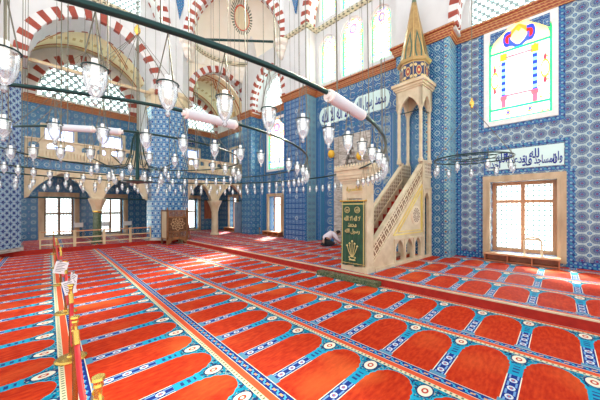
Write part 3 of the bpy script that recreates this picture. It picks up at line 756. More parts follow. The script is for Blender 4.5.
# mihrab
t=empty('mihrab',(QX,6.83,P),'grey marble prayer niche with stalactite hood behind the pulpit','mihrab')
b=B(); W=.97
# niche back: half-octagon recess with stepped hood
plate(b,[rect(-W,W,0,5.01),[(-.5,0.02),(.5,.02),(.5,3.15),(.4,3.5),(.26,3.95),(.12,4.35),(0,4.62),(-.12,4.35),(-.26,3.95),(-.4,3.5),(-.5,3.15)]],XP,-.02,.10); link('marble_frame',b,'marble_grey',t)
b=B(); pts=[(-.52,.1),(-.38,.42),(0,.55),(.38,.42),(.52,.1)]
rows=[[b.verts.new((d,u,z)) for u,d in pts] for z in (0.0,4.9)]
for i in range(4): b.faces.new((rows[0][i],rows[0][i+1],rows[1][i+1],rows[1][i]))
o=link('niche_wall',b,'marble_grey',t); sm=o.modifiers.new('t','SOLIDIFY'); sm.thickness=.04
b=B()
for k in range(7):
    z=3.1+k*.22; w=.5*(1-k/7.3); n=max(1,6-k)
    for i in range(n):
        u=-w+(i+.5)*2*w/n; lathe(b,[(.01,z-.14),(w/n*.8,z-.03),(w/n,z+.0),(w/n,z+.12)],6,.12+.02*k,u)
link('stalactite_hood',b,'marble_grey',t)
for yy,l in ((7.45,'left'),(6.15,'right')):
    pass
# calligraphy panels
t=empty('calligraphy_panel',(QX-.02,.78,3.3),'long pale tile panel with dark blue Arabic calligraphy above the right window','calligraphy panel')
b=B(); plate(b,[rect(-.86,.86,-.30,.30)],XP,-.012,.02); link('panel_tile',b,'callig_white',t)
for k,(wd_,u_,z_,w_,h_) in enumerate((('وان',.73,-.08,.20,.34),('المساجد',.47,-.12,.46,.30),('لله',.24,.10,.22,.28),('فلا',.08,-.10,.22,.30),('تدعوا',-.16,-.06,.40,.32),('مع',-.36,.08,.20,.24),('الله',-.53,.07,.28,.32),('احدا',-.70,-.12,.28,.26))):
    text_mesh('lettering',wd_,'callig_blue',-u_+w_/2,-u_-w_/2,z_-h_/2,z_+h_/2,lambda u,z,a:(-.014-a,u,z),t,.004+.0006*k,.022)
t=empty('calligraphy_panel',(QX-.03,6.75,6.33),'wide tile panel with rounded ends and blue calligraphy above the mihrab','calligraphy panel')
for k,(c,w) in enumerate(((1.02,.92),(-.92,.86))):
    pts=[(c+w-.3*(1-math.cos(a)) if False else c+(w-.28)+.28*math.cos(a),.42*math.sin(a)) for a in [R(-90+180*i/10) for i in range(11)]]+[(c-(w-.28)-.28*math.cos(a),.42*math.sin(a)) for a in [R(90-180*i/10) for i in range(11)]]
    b=B(); plate(b,[pts],XP,-.012,.02); link('cartouche',b,'callig_white',t)
    text_mesh('lettering',('لا اله الا الله','محمد رسول الله')[k],'callig_blue',c+w*.82,c-w*.82,-.33,.33,lambda u,z,a:(-.014-a,u,z),t,.006,.016)
b=B(); box(b,.0,.018,-2.1,2.1,-.5,.5); link('panel_ground',b,'tile_mihrab',t)
# blue inscription tiles in the gallery
for i,(x0,x1) in enumerate(((6.7,8.6),)):
    t=empty('calligraphy_panel',((x0+x1)/2,FY-.02,6.62),'blue tile inscription under the cornice of the far corner gallery','calligraphy panel')
    b=B(); plate(b,[rect(-(x1-x0)/2,(x1-x0)/2,-.22,.22)],YP,-.01,.02); link('panel_tile',b,'callig_blue',t)
    text_mesh('lettering','الله محمد','callig_white',-.9,.9,-.16,.16,lambda u,z,a:(u,-.012-a,z),t,.005,.01)

# ================================================================== MINBAR
X0,X1,Y0,Y1=5.9,9.66,3.42,4.20
t=empty('pulpit',(X0,Y0,P),'carved pale stone pulpit with red stairs, open canopy and pointed spire','pulpit',rz=R(-4))
def loc(bm): 
    bmesh.ops.translate(bm,verts=bm.verts[:],vec=(-X0,-Y0,-P)); return bm
# portal
b=B()
for y in (Y0,Y1-.16): box(b,X0,X0+.30,y,y+.16,P,2.45,.008)
box(b,X0,X0+.30,Y0+.16,Y1-.16,2.05,2.45)
box(b,X0-.02,X0+.32,Y0-.02,Y1+.02,P,P+.14)
link('portal_frame',loc(b),'stone_light',t)
b=B()
for k,(o_,z0,z1) in enumerate(((.02,2.45,2.50),(.05,2.50,2.56),(.09,2.56,2.64),(.11,2.64,2.78),(.15,2.78,2.84))): box(b,X0-o_,X0+.30+o_,Y0-o_,Y1+o_,z0,z1)
for k in range(13): 
    y=Y0-.14+k*(Y1-Y0+.28)/12.0; lathe(b,[(.035,2.84),(.03,2.89),(.0,2.94)],6,X0-.12,y)
for k in range(8): lathe(b,[(.035,2.84),(.03,2.89),(.0,2.94)],6,X0-.06+k*.07,Y0-.12)
link('portal_cornice',loc(b),'stone_light',t)
b=B(); box(b,X0-.012,X0,Y0+.13,Y1-.13,2.17,2.39); o=link('inscription_panel',loc(b),'stone',t)
text_mesh('gilt_lettering','لا اله الا الله محمد رسول الله','gold_text',Y1-.15-Y0,.15,2.20-P,2.36-P,lambda u,z,a:(-.014-a,u,z),o,.006,.01)
# side panels near and far
zb=P
def pathz(x): return 1.06+(x-6.35)*(3.30-1.06)/(9.05-6.35)   # top of rail
def side(y,y2,near):
    zr=lambda x,o:pathz(x)-o
    # solid lower wall with openings
    hs=[archrect(7.32,7.76,.28,.82,.22,8,.35),archrect(7.9,8.34,.28,.82,.22,8,.35),archrect(8.48,8.90,.28,.82,.21,8,.35),archrect(9.16,9.54,.22,2.25,.24,8,.35)] 
    out=[(6.2,P),(X1,P),(X1,2.85),(9.05,2.85),(9.05,zr(9.05,.52)),(6.2,zr(6.2,.52))]
    b=B(); plate(b,[out]+hs,YP,y,y2); link('side_wall' if near else 'far_side_wall',loc(b),'stone_light',t)
    b=B(); plate(b,[[(6.2,zr(6.2,.50)),(9.0,zr(9.0,.50)),(9.0,zr(9.0,.07)),(6.2,zr(6.2,.07))]],YP,y+.015,y2-.015)
    link('pierced_balustrade',loc(b),'pierced_stone' if near else 'pierced_stone_back',t)
    b=B(); plate(b,[[(6.2,zr(6.2,.08)),(9.06,zr(9.06,.08)),(9.06,zr(9.06,-.0)),(6.2,zr(6.2,-.0))]],YP,y-.015,y2+.015)
    plate(b,[[(6.2,zr(6.2,.56)),(9.0,zr(9.0,.56)),(9.0,zr(9.0,.49)),(6.2,zr(6.2,.49))]],YP,y-.015,y2+.015)
    link('handrail',loc(b),'stone_light',t)
side(Y0,Y0+.10,True); side(Y1-.10,Y1,False)
b=B(); yy=Y0-.012
def lineb(p,q,w=.022):
    d=(Vector(q)-Vector(p)).normalized(); n=Vector((-d.y,d.x))*w/2; P_=[Vector(p)+n,Vector(q)+n,Vector(q)-n,Vector(p)-n]; plate(b,[[tuple(v) for v in P_]],YP,yy-.012,yy+.012)
A=[(7.17,1.04),(8.96,1.04),(8.96,2.56)]
lineb(A[0],A[1],.035); lineb(A[1],A[2],.03); lineb(A[2],A[0],.03)
A=[(7.42,1.12),(8.89,1.12),(8.89,2.36)]
lineb(A[0],A[1]); lineb(A[1],A[2]); lineb(A[2],A[0])
link('gilt_border',loc(b),'gilt_line',t)
b=B()
for r_,q in ((.30,.02),(.27,.035)): lathe(b,[(r_,-q),(r_,.0)],28)
for v in b.verts: v.co=Vector((v.co.x,v.co.z,v.co.y))
link('carved_rosette',b,'rosette_pierced',t,loc=(8.52-X0,0,1.58-P))
b=B(); 
for x0,x1,z0,z1 in ((6.24,X1,P,P+.09),(7.2,9.06,.88,.93)): box(b,x0,x1,Y0-.03,Y0,z0,z1)
for x in (7.2,7.79,8.37,8.95,9.05,9.58): box(b,x,x+.08,Y0-.025,Y0,P,.9 if x<9.0 else 2.5)
box(b,9.05,X1,Y0-.03,Y0,2.44,2.5); box(b,9.15,9.58,Y0-.02,Y0,2.56,2.8)
link('carved_mouldings',loc(b),'stone_light',t)
for yv in (Y0-.01,Y1-.09):
    b=B(); box(b,9.05,X1,yv,yv+.10,2.83,3.3); box(b,8.98,9.10,yv-.01,yv+.11,2.4,3.34); link('parapet',loc(b),'pierced_stone_back',t)
b=B(); box(b,9.1,X1,Y0-.035,Y0-.01,2.82,2.88); box(b,8.97,X1,Y0-.04,Y0+.1,3.3,3.37); box(b,8.96,9.12,Y0-.035,Y0-.015,2.4,3.37); link('parapet_coping',loc(b),'stone_light',t)
b=B(); box(b,9.0,X1,Y0+.1,Y1-.1,2.3,2.45); link('landing',loc(b),'stone_light',t)
# steps
b=B(); n=11; sx=(9.02-6.25)/n
for i in range(n): box(b,6.25+i*sx,6.25+(i+1)*sx+.02,Y0+.10,Y1-.10,max(P,.17+(i)*.205-.1),.17+(i+1)*.205)
link('carpeted_stairs',loc(b),'carpet_red',t)
# canopy
CXa,CXb=8.86,9.64
for x in (CXa+.07,CXb-.07):
    for y in (Y0+.02,Y1-.02):
        b=B(); lathe(b,[(.075,3.3),(.075,3.40),(.052,3.44),(.052,5.02),(.08,5.08),(.08,5.14)],8,x,y,PI/8); link('canopy_column',loc(b),'stone_light',t)
b=B()
for y in (Y0-.05,Y1-.05): plate(b,[[(CXa,5.12),(CXa+.14,5.12)]+ogee((CXa+CXb)/2,.24,5.14,5.50,7)+[(CXb-.14,5.12),(CXb,5.12),(CXb,5.76),(CXa,5.76)]],YP,y,y+.1)
for x in (CXa,CXb-.1): plate(b,[[(Y0-.05,5.12),(Y0+.09,5.12)]+ogee((Y0+Y1)/2,.29,5.14,5.50,7)+[(Y1-.09,5.12),(Y1+.05,5.12),(Y1+.05,5.76),(Y0-.05,5.76)]],XP,x,x+.1)
link('canopy_arches',loc(b),'stone_light',t)
b=B()
for o_,z0,z1 in ((.08,5.74,5.80),(.12,5.80,5.88),(.17,5.88,5.98)): box(b,CXa-o_+.05,min(CXb+o_,9.68),Y0-o_,Y1+o_,z0,z1)
link('canopy_cornice',loc(b),'stone',t)
b=B()
tube(b,[(CXa+.07,Y0,5.0),(CXa+.07,Y1,5.0)],.015,6); tube(b,[(CXa+.07,Y0,5.0),(CXb-.07,Y0,5.0)],.015,6)
link('tie_bar',loc(b),'metal_dark',t)
cx,cy=9.25-X0,(Y0+Y1)/2-Y0
b=B(); lathe(b,[(.51,.0),(.51,.06),(.47,.08),(.47,.64),(.52,.66),(.56,.74)],8,0,0,PI/8); link('painted_drum',b,'drum_paint',t,loc=(cx,cy,5.97-P))
b=B(); lathe(b,[(.52,0),(.46,.14),(.335,.75),(.17,1.6),(.045,2.3),(.03,2.5)],8,0,0,PI/8); link('spire',b,'spire_paint',t,loc=(cx,cy,6.70-P))
b=B(); lathe(b,[(.03,0),(.07,.08),(.02,.16),(.05,.24),(0,.38)],10); link('finial',b,'brass',t,loc=(cx,cy,9.18-P),smooth=True)
# curtain
t=empty('door_curtain',(X0-.03,(Y0+Y1)/2+.0,.33),'long dark green curtain with gold Arabic embroidery on the pulpit portal','curtain')
b=B(); n=26; rows=[]
for j in range(14):
    z=1.63*j/13; rows.append([b.verts.new((-.012*math.sin(i*1.3)*(1.4-j/13)-.02*(1-j/13)*(i/n),-.34+.68*i/n,z+.02*math.sin(i*.5)*(1-j/13))) for i in range(n+1)])
for A,C in zip(rows,rows[1:]):
    for i in range(n): b.faces.new((A[i],A[i+1],C[i+1],C[i]))
o=link('cloth',b,'curtain_green',t,smooth=True); sm=o.modifiers.new('t','SOLIDIFY'); sm.thickness=.008
b=B(); tube(b,[(0,-.36,1.65),(0,.36,1.65)],.018,8); lathe(b,[(0,1.62),(.035,1.65),(0,1.69)],8,0,-.38); lathe(b,[(0,1.62),(.035,1.65),(0,1.69)],8,0,.38); link('curtain_rod',b,'brass',t)
PL=lambda u,z,a:(-.035-a,u,z)
for s_,z0,z1,w in (('لا اله الا الله',1.14,1.27,.24),('محمد',.98,1.09,.13),('رسول الله',.80,.94,.22)):
    text_mesh('gold_lettering',s_,'gold_thread',w,-w,z0,z1,PL,t,.004,.02)
b=B()
for s in (-1,1):
    tube(b,[(-.036,s*.15+.075*math.cos(R(k*30)),1.42+.075*math.sin(R(k*30))) for k in range(12)],.008,5,True)
link('gold_medallion',b,'gold_thread',t)
for s_,c in (('الله',-.15),('محمد',.15)): text_mesh('gold_lettering',s_,'gold_thread',c+.045,c-.045,1.38,1.46,PL,t,.004,.01)
b=B()
for s in (-1,-.5,0,.5,1):
    tube(b,[(-.036,0+s*.02,.22),(-.04,s*.10,.36),(-.036,s*.15,.50+.12*(1-abs(s)))],.009,5); lathe(b,[(0,.50+.12*(1-abs(s))-.03),(.03,.50+.12*(1-abs(s))),(0,.50+.12*(1-abs(s))+.035)],6,-.036,s*.15)
tube(b,[(-.036,.10*math.cos(R(a)),.22+.07*math.sin(R(a))) for a in range(180,361,30)],.010,5); tube(b,[(-.036,-.09,.14),(-.036,.09,.14)],.012,5); tube(b,[(-.036,-.10,.22),(-.036,.10,.22)],.009,5)
link('gold_vase_embroidery',b,'gold_thread',t)

# ================================================================== PREACHING CHAIR
t=empty('preaching_chair',(4.78,13.55,0),'carved dark wooden preaching chair with star inlay before the far tiled pillar','chair')
b=B(); w,d=1.02,.80
for x in (0,w-.07):
    for y in (0,d-.07): box(b,x,x+.07,y,y+.07,0,1.72)
box(b,0,w,0,.05,1.63,1.69); box(b,0,w,0,.05,1.32,1.37); box(b,0,w,0,.05,.62,.67); box(b,0,w,0,.05,.28,.34); box(b,0,.05,0,d,1.63,1.69); box(b,0,.05,0,d,.28,.34); box(b,w-.05,w,0,d,1.63,1.69); box(b,0,w,d-.05,d,.28,1.6)
link('frame',b,'wood_brown',t)
b=B(); box(b,-.46,.46,-.012,.012,.66,1.34); link('inlaid_panel',b,'wood_inlay',t,loc=(w/2,.03,.0))
for z0,z1 in ((1.37,1.63),(.34,.62)):
    b=B()
    for i in range(14): box(b,.08+i*.064,.11+i*.064,.015,.035,z0,z1)
    for i in range(5): box(b,.07,w-.07,.012,.03,z0+(z1-z0)*i/5+.01,z0+(z1-z0)*i/5+.03)
    link('lattice_panel',b,'wood_brown',t)
b=B(); box(b,.01,.035,.07,d-.07,.34,1.63); link('side_panel',b,'wood_pale',t)
b=B(); plate(b,[[(.07,.28),(.07,.05),(.16,.08),(.25,.2),(.40,.24),(.51,.26),(.62,.24),(.77,.2),(.86,.08),(.95,.05),(.95,.28)]],YP,.0,.04); link('scalloped_apron',b,'wood_brown',t)
b=B(); box(b,.05,w-.05,.05,d-.05,.62,.66); link('seat_board',b,'wood_brown',t)
for x in (0,w-.07):
    b=B(); lathe(b,[(.03,1.72),(.04,1.76),(0,1.84)],8,x+.035,.035); link('finial',b,'wood_brown',t)
b=B(); tube(b,[(w+.28,.30,0),(w+.06,.32,1.5)],.03,6); tube(b,[(w+.28,.62,0),(w+.06,.62,1.5)],.03,6)
for k in range(5): tube(b,[(w+.25-.04*k,.3,.2+k*.27),(w+.25-.04*k,.62,.2+k*.27)],.02,6)
tag(link('ladder',b,'wood_red',None,loc=(4.78,13.55,0)),'reddish wooden ladder leaning on the right side of the preaching chair','ladder')

# ================================================================== LOW RAIL
def rail(x0,x1,lab):
    t=empty('wooden_rail',(x0,14.78,P-.004),lab,'railing','low wooden rails along the gallery step')
    for x in (0,x1-x0-.05):
        b=B(); box(b,x,x+.05,-.03,.03,0,.70,.006); link('post',b,'wood_pale',t)
    for z in (.13,.36,.64):
        b=B(); box(b,.05 if z<.6 else 0,x1-x0-.05 if z<.6 else x1-x0,-.02,.02,z,z+.045); link('rail_bar',b,'wood_pale' if z<.6 else 'wood_orange',t)
rail(.42,1.5,'low three bar wooden rail nearest the left tiled pillar'); rail(1.5,2.52,'low wooden rail in front of the green column'); rail(2.52,3.55,'low wooden rail just right of the green column'); rail(3.55,4.45,'low wooden rail section nearest the preaching chair')

# ================================================================== BENCHES
def bench(x,y0,y1,d,lab,n=3):
    t=empty('window_bench',(x,(y0+y1)/2,P),lab,'bench'); L=(y1-y0)/2
    b=B(); box(b,-d,0,-L,L,.22,.27,.006); link('top_board',b,'wood_orange',t)
    b=B(); box(b,-.03,0,-L+.02,L-.02,0.02,.22); box(b,-d+.02,0,-L+.02,L-.02,.02,.05); link('back_and_base',b,'wood_red',t)
    for i in range(n+1):
        y=-L+.02+i*(2*L-.07)/n; b=B(); box(b,-d+.015,-.03,y,y+.03,.0,.22); link('divider',b,'wood_red',t)
bench(10.22,-.02,1.70,.36,'low red-brown shelf bench below the large right window'); bench(10.28,11.35,12.85,.34,'low wooden bench below the bright window between the wall piers'); bench(10.3,16.1,17.3,.34,'low wooden bench below the farthest qibla window')
# white chair in window
t=empty('white_chair',(10.05,.55,P+.27),'small white hooped stand on the bench before the right window','stand')
b=B(); tube(b,[(0,-.19,0),(0,-.185,.40),(0,-.14,.50),(0,0,.53),(0,.14,.50),(0,.185,.40),(0,.19,0)],.024,8); link('hoop_frame',b,'stone_light',t)
b=B(); box(b,-.015,.015,-.17,.17,.44,.49); link('cross_bar',b,'stone_light',t)
b=B(); box(b,-.06,.06,-.23,-.15,0,.03); box(b,-.06,.06,.15,.23,0,.03); link('foot',b,'white_paint',t)
# chair-like things by far window (bench) and wooden shutter
b=B(); box(b,9.35,10.15,FY-.04,FY,1.0,2.35); box(b,9.42,9.72,FY-.06,FY-.04,1.08,2.27); box(b,9.78,10.08,FY-.06,FY-.04,1.08,2.27); tag(link('wall_cupboard',b,'wood_red'),'red-brown wooden wall cupboard in the far corner gallery','cupboard')
t=empty('cabinet',(9.85,14.85+.5,P),'blue grey painted cabinet beside the farthest qibla window','cabinet')
mat('cabinet_blue',lambda: mix(ramp(noise(3,2),.3,.7),(.10,.17,.26),(.16,.25,.36)),rough=.5)
b=B(); box(b,0,.5,-.45,.35,0,2.0,.01); link('body',b,'cabinet_blue',t)
for k in range(2):
    b=B(); box(b,-.02,0,-.42+k*.39,-.06+k*.39,.08,1.92); dr=link('door',b,'cabinet_blue',t); b=B(); lathe(b,[(.0,-.02),(.015,0),(0,.02)],6,-.03,-.10+k*.12); link('handle',b,'brass',dr,loc=(0,0,1.0))
# floor standing microphone-like spot near pier
b=B(); lathe(b,[(.12,0),(.12,.02),(.015,.04),(.015,.30),(.05,.32),(.05,.42),(0,.45)],10); tag(link('floor_lamp',b,'wood_brown',None,loc=(10.05,13.2,P)),'small dark brown stand on the carpet left of the bright window','stand')
# stools/speakers behind the rail seen through windows
for x,lab in ((2.0,'left'),(3.15,'middle'),(4.25,'right')):
    t=empty('folding_chair',(x,18.0,P-.004),'pale chair before the far windows, %s one of the row behind the rail'%lab,'chair','pale chairs before the far windows')
    b=B(); box(b,-.2,.2,-.2,.2,.42,.46,.01); link('seat',b,'white_paint',t)
    b=B(); box(b,-.2,.2,.17,.2,.62,.86,.01); link('backrest',b,'white_paint',t)
    for sx in (-.18,.18):
        for sy in (-.17,.18):
            b=B(); tube(b,[(sx,sy,0),(sx,sy,.43 if sy<0 else .84)],.014,6); link('leg',b,'steel',t)

# ================================================================== STANCHIONS
SH=.89
def stanchion(x,y,lab):
    t=empty('stanchion',(x,y,0),lab,'stanchion','brass posts with red ropes')
    b=B(); lathe(b,[(.0,0),(.155,0),(.155,.012),(.13,.025),(.04,.035),(.03,.05),(0,.05)],28); link('base',b,'marble_white' if False else 'brass',t,smooth=False)
    b=B(); lathe(b,[(.0,.03),(.021,.03),(.021,.76),(0,.76)],12); link('post',b,'brass_dark',t)
    b=B(); lathe(b,[(.0,.75),(.026,.75),(.026,.77),(.018,.78),(.018,.83),(.026,.84),(.022,.855),(.026,.865),(.034,.875),(.030,.89),(0,.89)],16); link('top_cap',b,'brass',t)
    for k in range(2):
        a=PI/2+k*PI; b=B(); tube(b,[(.02*math.cos(a),.02*math.sin(a),.80),(.05*math.cos(a),.05*math.sin(a),.81),(.055*math.cos(a),.055*math.sin(a),.79)],.009,6); link('rope_hook',b,'brass',t)
mat('brass_dark',(.42,.25,.07),rough=.25,metal=.85)
SP=[(.28,1.79,'brass rope post nearest the camera at the bottom edge'),(.30,2.93,'second brass rope post from the camera with a thick red rope'),(.39,4.19,'third brass rope post standing on a round base'),(.50,6.1,'fourth brass rope post, just behind the paper signs'),(.60,8.4,'fifth brass rope post in the line towards the rail'),(.68,10.9,'sixth brass rope post, small and far'),(.80,14.1,'last brass rope post, next to the wooden rail')]
for x,y,l in SP: stanchion(x,y,l)
for i,((xa,ya,_),(xb,yb,_2)) in enumerate(zip(SP,SP[1:])):
    L=yb-ya; sag=.34 if L<3 else .3; pts=[]
    ya2,yb2=ya+.055,yb-.055
    for k in range(15):
        f=k/14; pts.append((xa+(xb-xa)*f,ya2+(yb2-ya2)*f,.78-sag*(1-(2*f-1)**2)))
    t=empty('barrier_rope',pts[7],'red rope hanging between the %s and %s brass posts counted from the camera'%(('first','second','third','fourth','fifth','sixth')[i],('second','third','fourth','fifth','sixth','seventh')[i]),'rope','red barrier ropes')
    lp=[(p[0]-pts[7][0],p[1]-pts[7][1],p[2]-pts[7][2]) for p in pts]
    b=B(); tube(b,lp[1:-1],.018,8); link('rope',b,'rope_red',t,smooth=True)
    for q in ((0,1),(14,13)):
        b=B(); tube(b,[lp[q[0]],lp[q[1]]],.022,8); link('rope_end',b,'brass',t)
# paper signs
for i,(x,y,z,rz,lab) in enumerate(((.43,6.0,.80,.5,'left'),(.46,5.15,.64,.1,'middle'),(.53,5.35,.70,-.4,'right'))):
    t=empty('paper_notice',(x,y,z),'white printed paper notice on the rope, %s of the three'%lab,'sign','paper notices on the rope barrier',R(-46)+rz)
    b=B(); box(b,-.085,.085,-.002,.002,-.10,.10); o=link('sheet',b,'paper',t); o.rotation_euler=(0,(.25,-.3,.2)[i],0)
    b=B()
    for k in range(6): box(b,-.06,.06-.02*(k%3),-.004,-.002,.065-k*.026,.072-k*.026)
    o2=link('printed_lines',b,'ink',t); o2.rotation_euler=(0,(.25,-.3,.2)[i],0)
    b=B(); box(b,-.015,.015,-.008,.008,.09,.13); link('clip',b,'steel',t)

# ================================================================== CHANDELIERS
CX,CY=1.68,6.45
def lamp_proto():
    t=empty('glass_lamp',(0,0,0))
    b=B(); pr=[(.047,-.275),(.05,-.30),(.05,-.335),(.044,-.37),(.03,-.405),(.014,-.422),(.008,-.43),(.017,-.443),(.010,-.458),(0,-.462)]
    lathe(b,pr,14,cap=False); link('glass_cup',b,'lamp_glass',t,smooth=True)
    b=B(); tube(b,[(.055*math.cos(2*PI*k/14),.055*math.sin(2*PI*k/14),-.28) for k in range(14)],.0045,5,True); link('rim',b,'metal_dark',t)
    b=B()
    for k in range(3):
        a=2*PI*k/3+.4; tube(b,[(0,0,0),(.055*math.cos(a),.055*math.sin(a),-.28)],.0030,4)
    link('hanger',b,'cable',t)
    b=B(); lathe(b,[(.0,-.235),(.016,-.235),(.017,-.285),(.012,-.29),(.020,-.298),(.012,-.306),(.021,-.314),(.012,-.322),(.021,-.330),(.012,-.338),(.019,-.346),(.008,-.356),(0,-.36)],10); link('bulb',b,'bulb_lit',t,smooth=True)
    return t
LP=lamp_proto()
used=[False]
def lamp(x,y,z,label,group,s=1.0,rz=0):
    if not used[0]: o=LP; used[0]=True; o.location=(x,y,z); o.rotation_euler=(0,0,rz)
    else: o=dup(LP,(x,y,z),rz)
    o.scale=(s,s,s); tag(o,label,'lamp',group); return o
def ring(R_,z,tr,ncab,name_label,lampn,lamp_label,lamp_group,off=0.0,special={},zc=13.5):
    t=empty('chandelier_ring',(CX,CY,z),name_label,'chandelier ring')
    b=B(); tube(b,[(R_*math.cos(2*PI*k/120),R_*math.sin(2*PI*k/120),0) for k in range(120)],tr,8,True); link('ring_tube',b,'metal_dark',t,smooth=True)
    for k in range(ncab):
        a=2*PI*(k+.37)/ncab; b=B(); tube(b,[(R_*math.cos(a),R_*math.sin(a),0),(R_*math.cos(a)*.97,R_*math.sin(a)*.97,zc-z)],.006,4); link('suspension_cable',b,'cable',t)
    for k in range(lampn):
        a=R(off)+2*PI*k/lampn; x,y=CX+R_*math.cos(a),CY+R_*math.sin(a)
        dp=x*.7176+y*.6965
        if dp<.4: continue
        px=300+268*(x*.6965-y*.7176)/dp
        if px<-60 or px>660: continue
        lamp(x,y,z-tr,special.get(k,lamp_label),lamp_group,1.0,a)
    return t
zs=[1.8+.983,1.8+1.028,1.8+1.095]
ring(5.03,zs[0],.021,44,'widest dark metal chandelier ring sweeping over the hall',99,'clear glass cup lamp hanging from the widest chandelier ring','glass lamps of the widest ring',off=-106.6,special={0:'large glass cup lamp second from the left edge, before the lattice arch',1:'large glass cup lamp hanging just above the second tiled pillar',2:'glass cup lamp hanging before the corner gallery arch, fourth of the big front row',3:'glass cup lamp before the narrow niche arch, fifth of the big front row',98:'largest glass cup lamp, at the upper left edge of the picture'})
ring(3.62,zs[1],.018,32,'middle dark metal chandelier ring inside the widest one',66,'clear glass cup lamp hanging from the middle chandelier ring','glass lamps of the middle ring',off=-98)
ring(2.13,zs[2],.016,16,'smallest of the three large concentric chandelier rings',38,'clear glass cup lamp hanging from the innermost large ring','glass lamps of the innermost ring',off=-110)
# central fan
def fan(x,y,zk,rk,zr,r,n,nl,lab,lamplab,grp,arms=False,zc=13.5):
    t=empty('small_chandelier',(x,y,zr),lab,'chandelier')
    b=B(); tube(b,[(r*math.cos(2*PI*k/40),r*math.sin(2*PI*k/40),0) for k in range(40)],.014,6,True); tube(b,[(r*.6*math.cos(2*PI*k/32),r*.6*math.sin(2*PI*k/32),.02) for k in range(32)],.010,6,True)
    for k in range(6):
        a=PI*k/3; tube(b,[(0,0,0),(r*math.cos(a),r*math.sin(a),0)],.008,5)
    link('ring_frame',b,'metal_dark',t,smooth=True)
    b=B(); lathe(b,[(.0,zk-zr-.08),(.03,zk-zr-.06),(.02,zk-zr-.03),(rk,zk-zr),(rk,zk-zr+.06),(.02,zk-zr+.09),(.02,zk-zr+.13),(0,zk-zr+.15)],12); link('brass_knob',b,'brass',t,smooth=True)
    b=B(); tube(b,[(0,0,zk-zr+.1),(0,0,zc-zr)],.008,5); link('main_cable',b,'cable',t)
    b=B()
    for k in range(n):
        a=2*PI*k/n+.2; tube(b,[(0,0,zk-zr-.05),(r*math.cos(a),r*math.sin(a),0)],.006,4)
    link('fan_cables',b,'cable',t)
    for k in range(nl):
        a=2*PI*(k+.3)/nl; lamp(x+r*math.cos(a),y+r*math.sin(a),zr-.01+.10,lamplab,grp,.95,a)
    return t
fan(6.5,1.32,3.95,.045,2.82,.70,4,9,'small round chandelier hanging before the right wall','small glass lamp of the chandelier hanging before the right wall','lamps of the right chandelier')
fan(2.1,16.7,9.5,.05,7.55,1.6,6,16,'small round chandelier hanging in the aisle above the gallery','tiny glass lamp of the chandelier above the left gallery','lamps of the gallery chandelier')
# hub at the centre
t=empty('central_chandelier',(CX,CY,2.35),'dark central chandelier stem with curved arms inside the rings','chandelier')
b=B(); lathe(b,[(0,-.05),(.05,-.03),(.30,.0),(.30,.02),(.04,.05),(.02,1.1),(0,1.12)],16); link('stem',b,'metal_dark',t,smooth=False)
for k in range(8):
    a=2*PI*k/8; c,s=math.cos(a),math.sin(a); b=B(); tube(b,[(c*r_,s*r_,z_) for r_,z_ in ((.02,1.08),(.09,.9),(.13,.6),(.22,.35),(.5,.28),(.8,.42))],.011,6); link('curved_arm',b,'metal_dark',t,smooth=True)
b=B(); lathe(b,[(0,3.10),(.02,3.12),(.06,3.2),(.06,3.26),(.02,3.34),(0,3.36)],12); link('brass_knob',b,'brass',t,smooth=True)
b=B(); tube(b,[(0,0,1.1),(0,0,11.2)],.008,5)
for k in range(10):
    a=2*PI*k/10; tube(b,[(0,0,3.15),(2.0*math.cos(a),2.0*math.sin(a),.56)],.005,4)
link('cables',b,'cable',t)
for k in range(16):
    a=2*PI*k/16; r_=.8 if k%2 else .5
    lamp(CX+r_*math.cos(a),CY+r_*math.sin(a),2.35+(.5 if k%2 else .38),'glass cup lamp on the curved arms of the central chandelier','lamps of the central chandelier',.9,a)
# cylinders on the rings
def cyl(R_,z,a0,a1,lab,r=.052,rot=0):
    p=Vector((CX+R_*math.cos(R(a0)),CY+R_*math.sin(R(a0)),z)); q=Vector((CX+R_*math.cos(R(a1)),CY+R_*math.sin(R(a1)),z)); m=(p+q)/2; d=(q-p).normalized(); L=(q-p).length/2
    t=empty('tube_speaker',m,lab,'speaker','grey cylinders on the chandelier rings')
    b=B(); tube(b,[-d*L,d*L],r,20); link('cylinder_body',b,'grey_paint',t)
    for s in (-1,1):
        b=B(); tube(b,[d*s*(L-.002),d*s*(L+.02)],r*1.04,20); tube(b,[d*s*(L+.015),d*s*(L+.05)],.03,12); link('end_cap',b,'white_paint',t)
cyl(5.03,zs[0]-.02,-88.2,-81.5,'pale grey cylinder on the widest ring, in front of the mihrab inscription')
cyl(3.62,zs[1]-.02,-97.4,-88.7,'pale grey cylinder on the middle ring, before the corner gallery')
cyl(2.13,zs[2]-.02,-128.2,-119,'pale grey cylinder on the inner ring, left of the pair over the gallery window',.045)
cyl(2.13,zs[2]-.02,-117,-110.5,'pale grey cylinder on the inner ring, right of the pair over the gallery window',.045)
# spotlights on left rings and eggs near the mihrab
for i,(x,y,z) in enumerate(((10.1,7.75,4.35),(10.1,6.2,4.05))):
    t=empty('hanging_ornament',(x,y,z),'yellow round ornament hanging before the %s of the mihrab'%('left side','right side')[i],'ornament','yellow ornaments by the mihrab')
    b=B(); lathe(b,[(0,-.2),(.12,-.15),(.17,0),(.12,.15),(0,.2)],14); link('globe',b,'egg_yellow',t,smooth=True)
    b=B(); tube(b,[(0,0,.2),(0,0,8)],.006,4); link('cord',b,'cable',t)

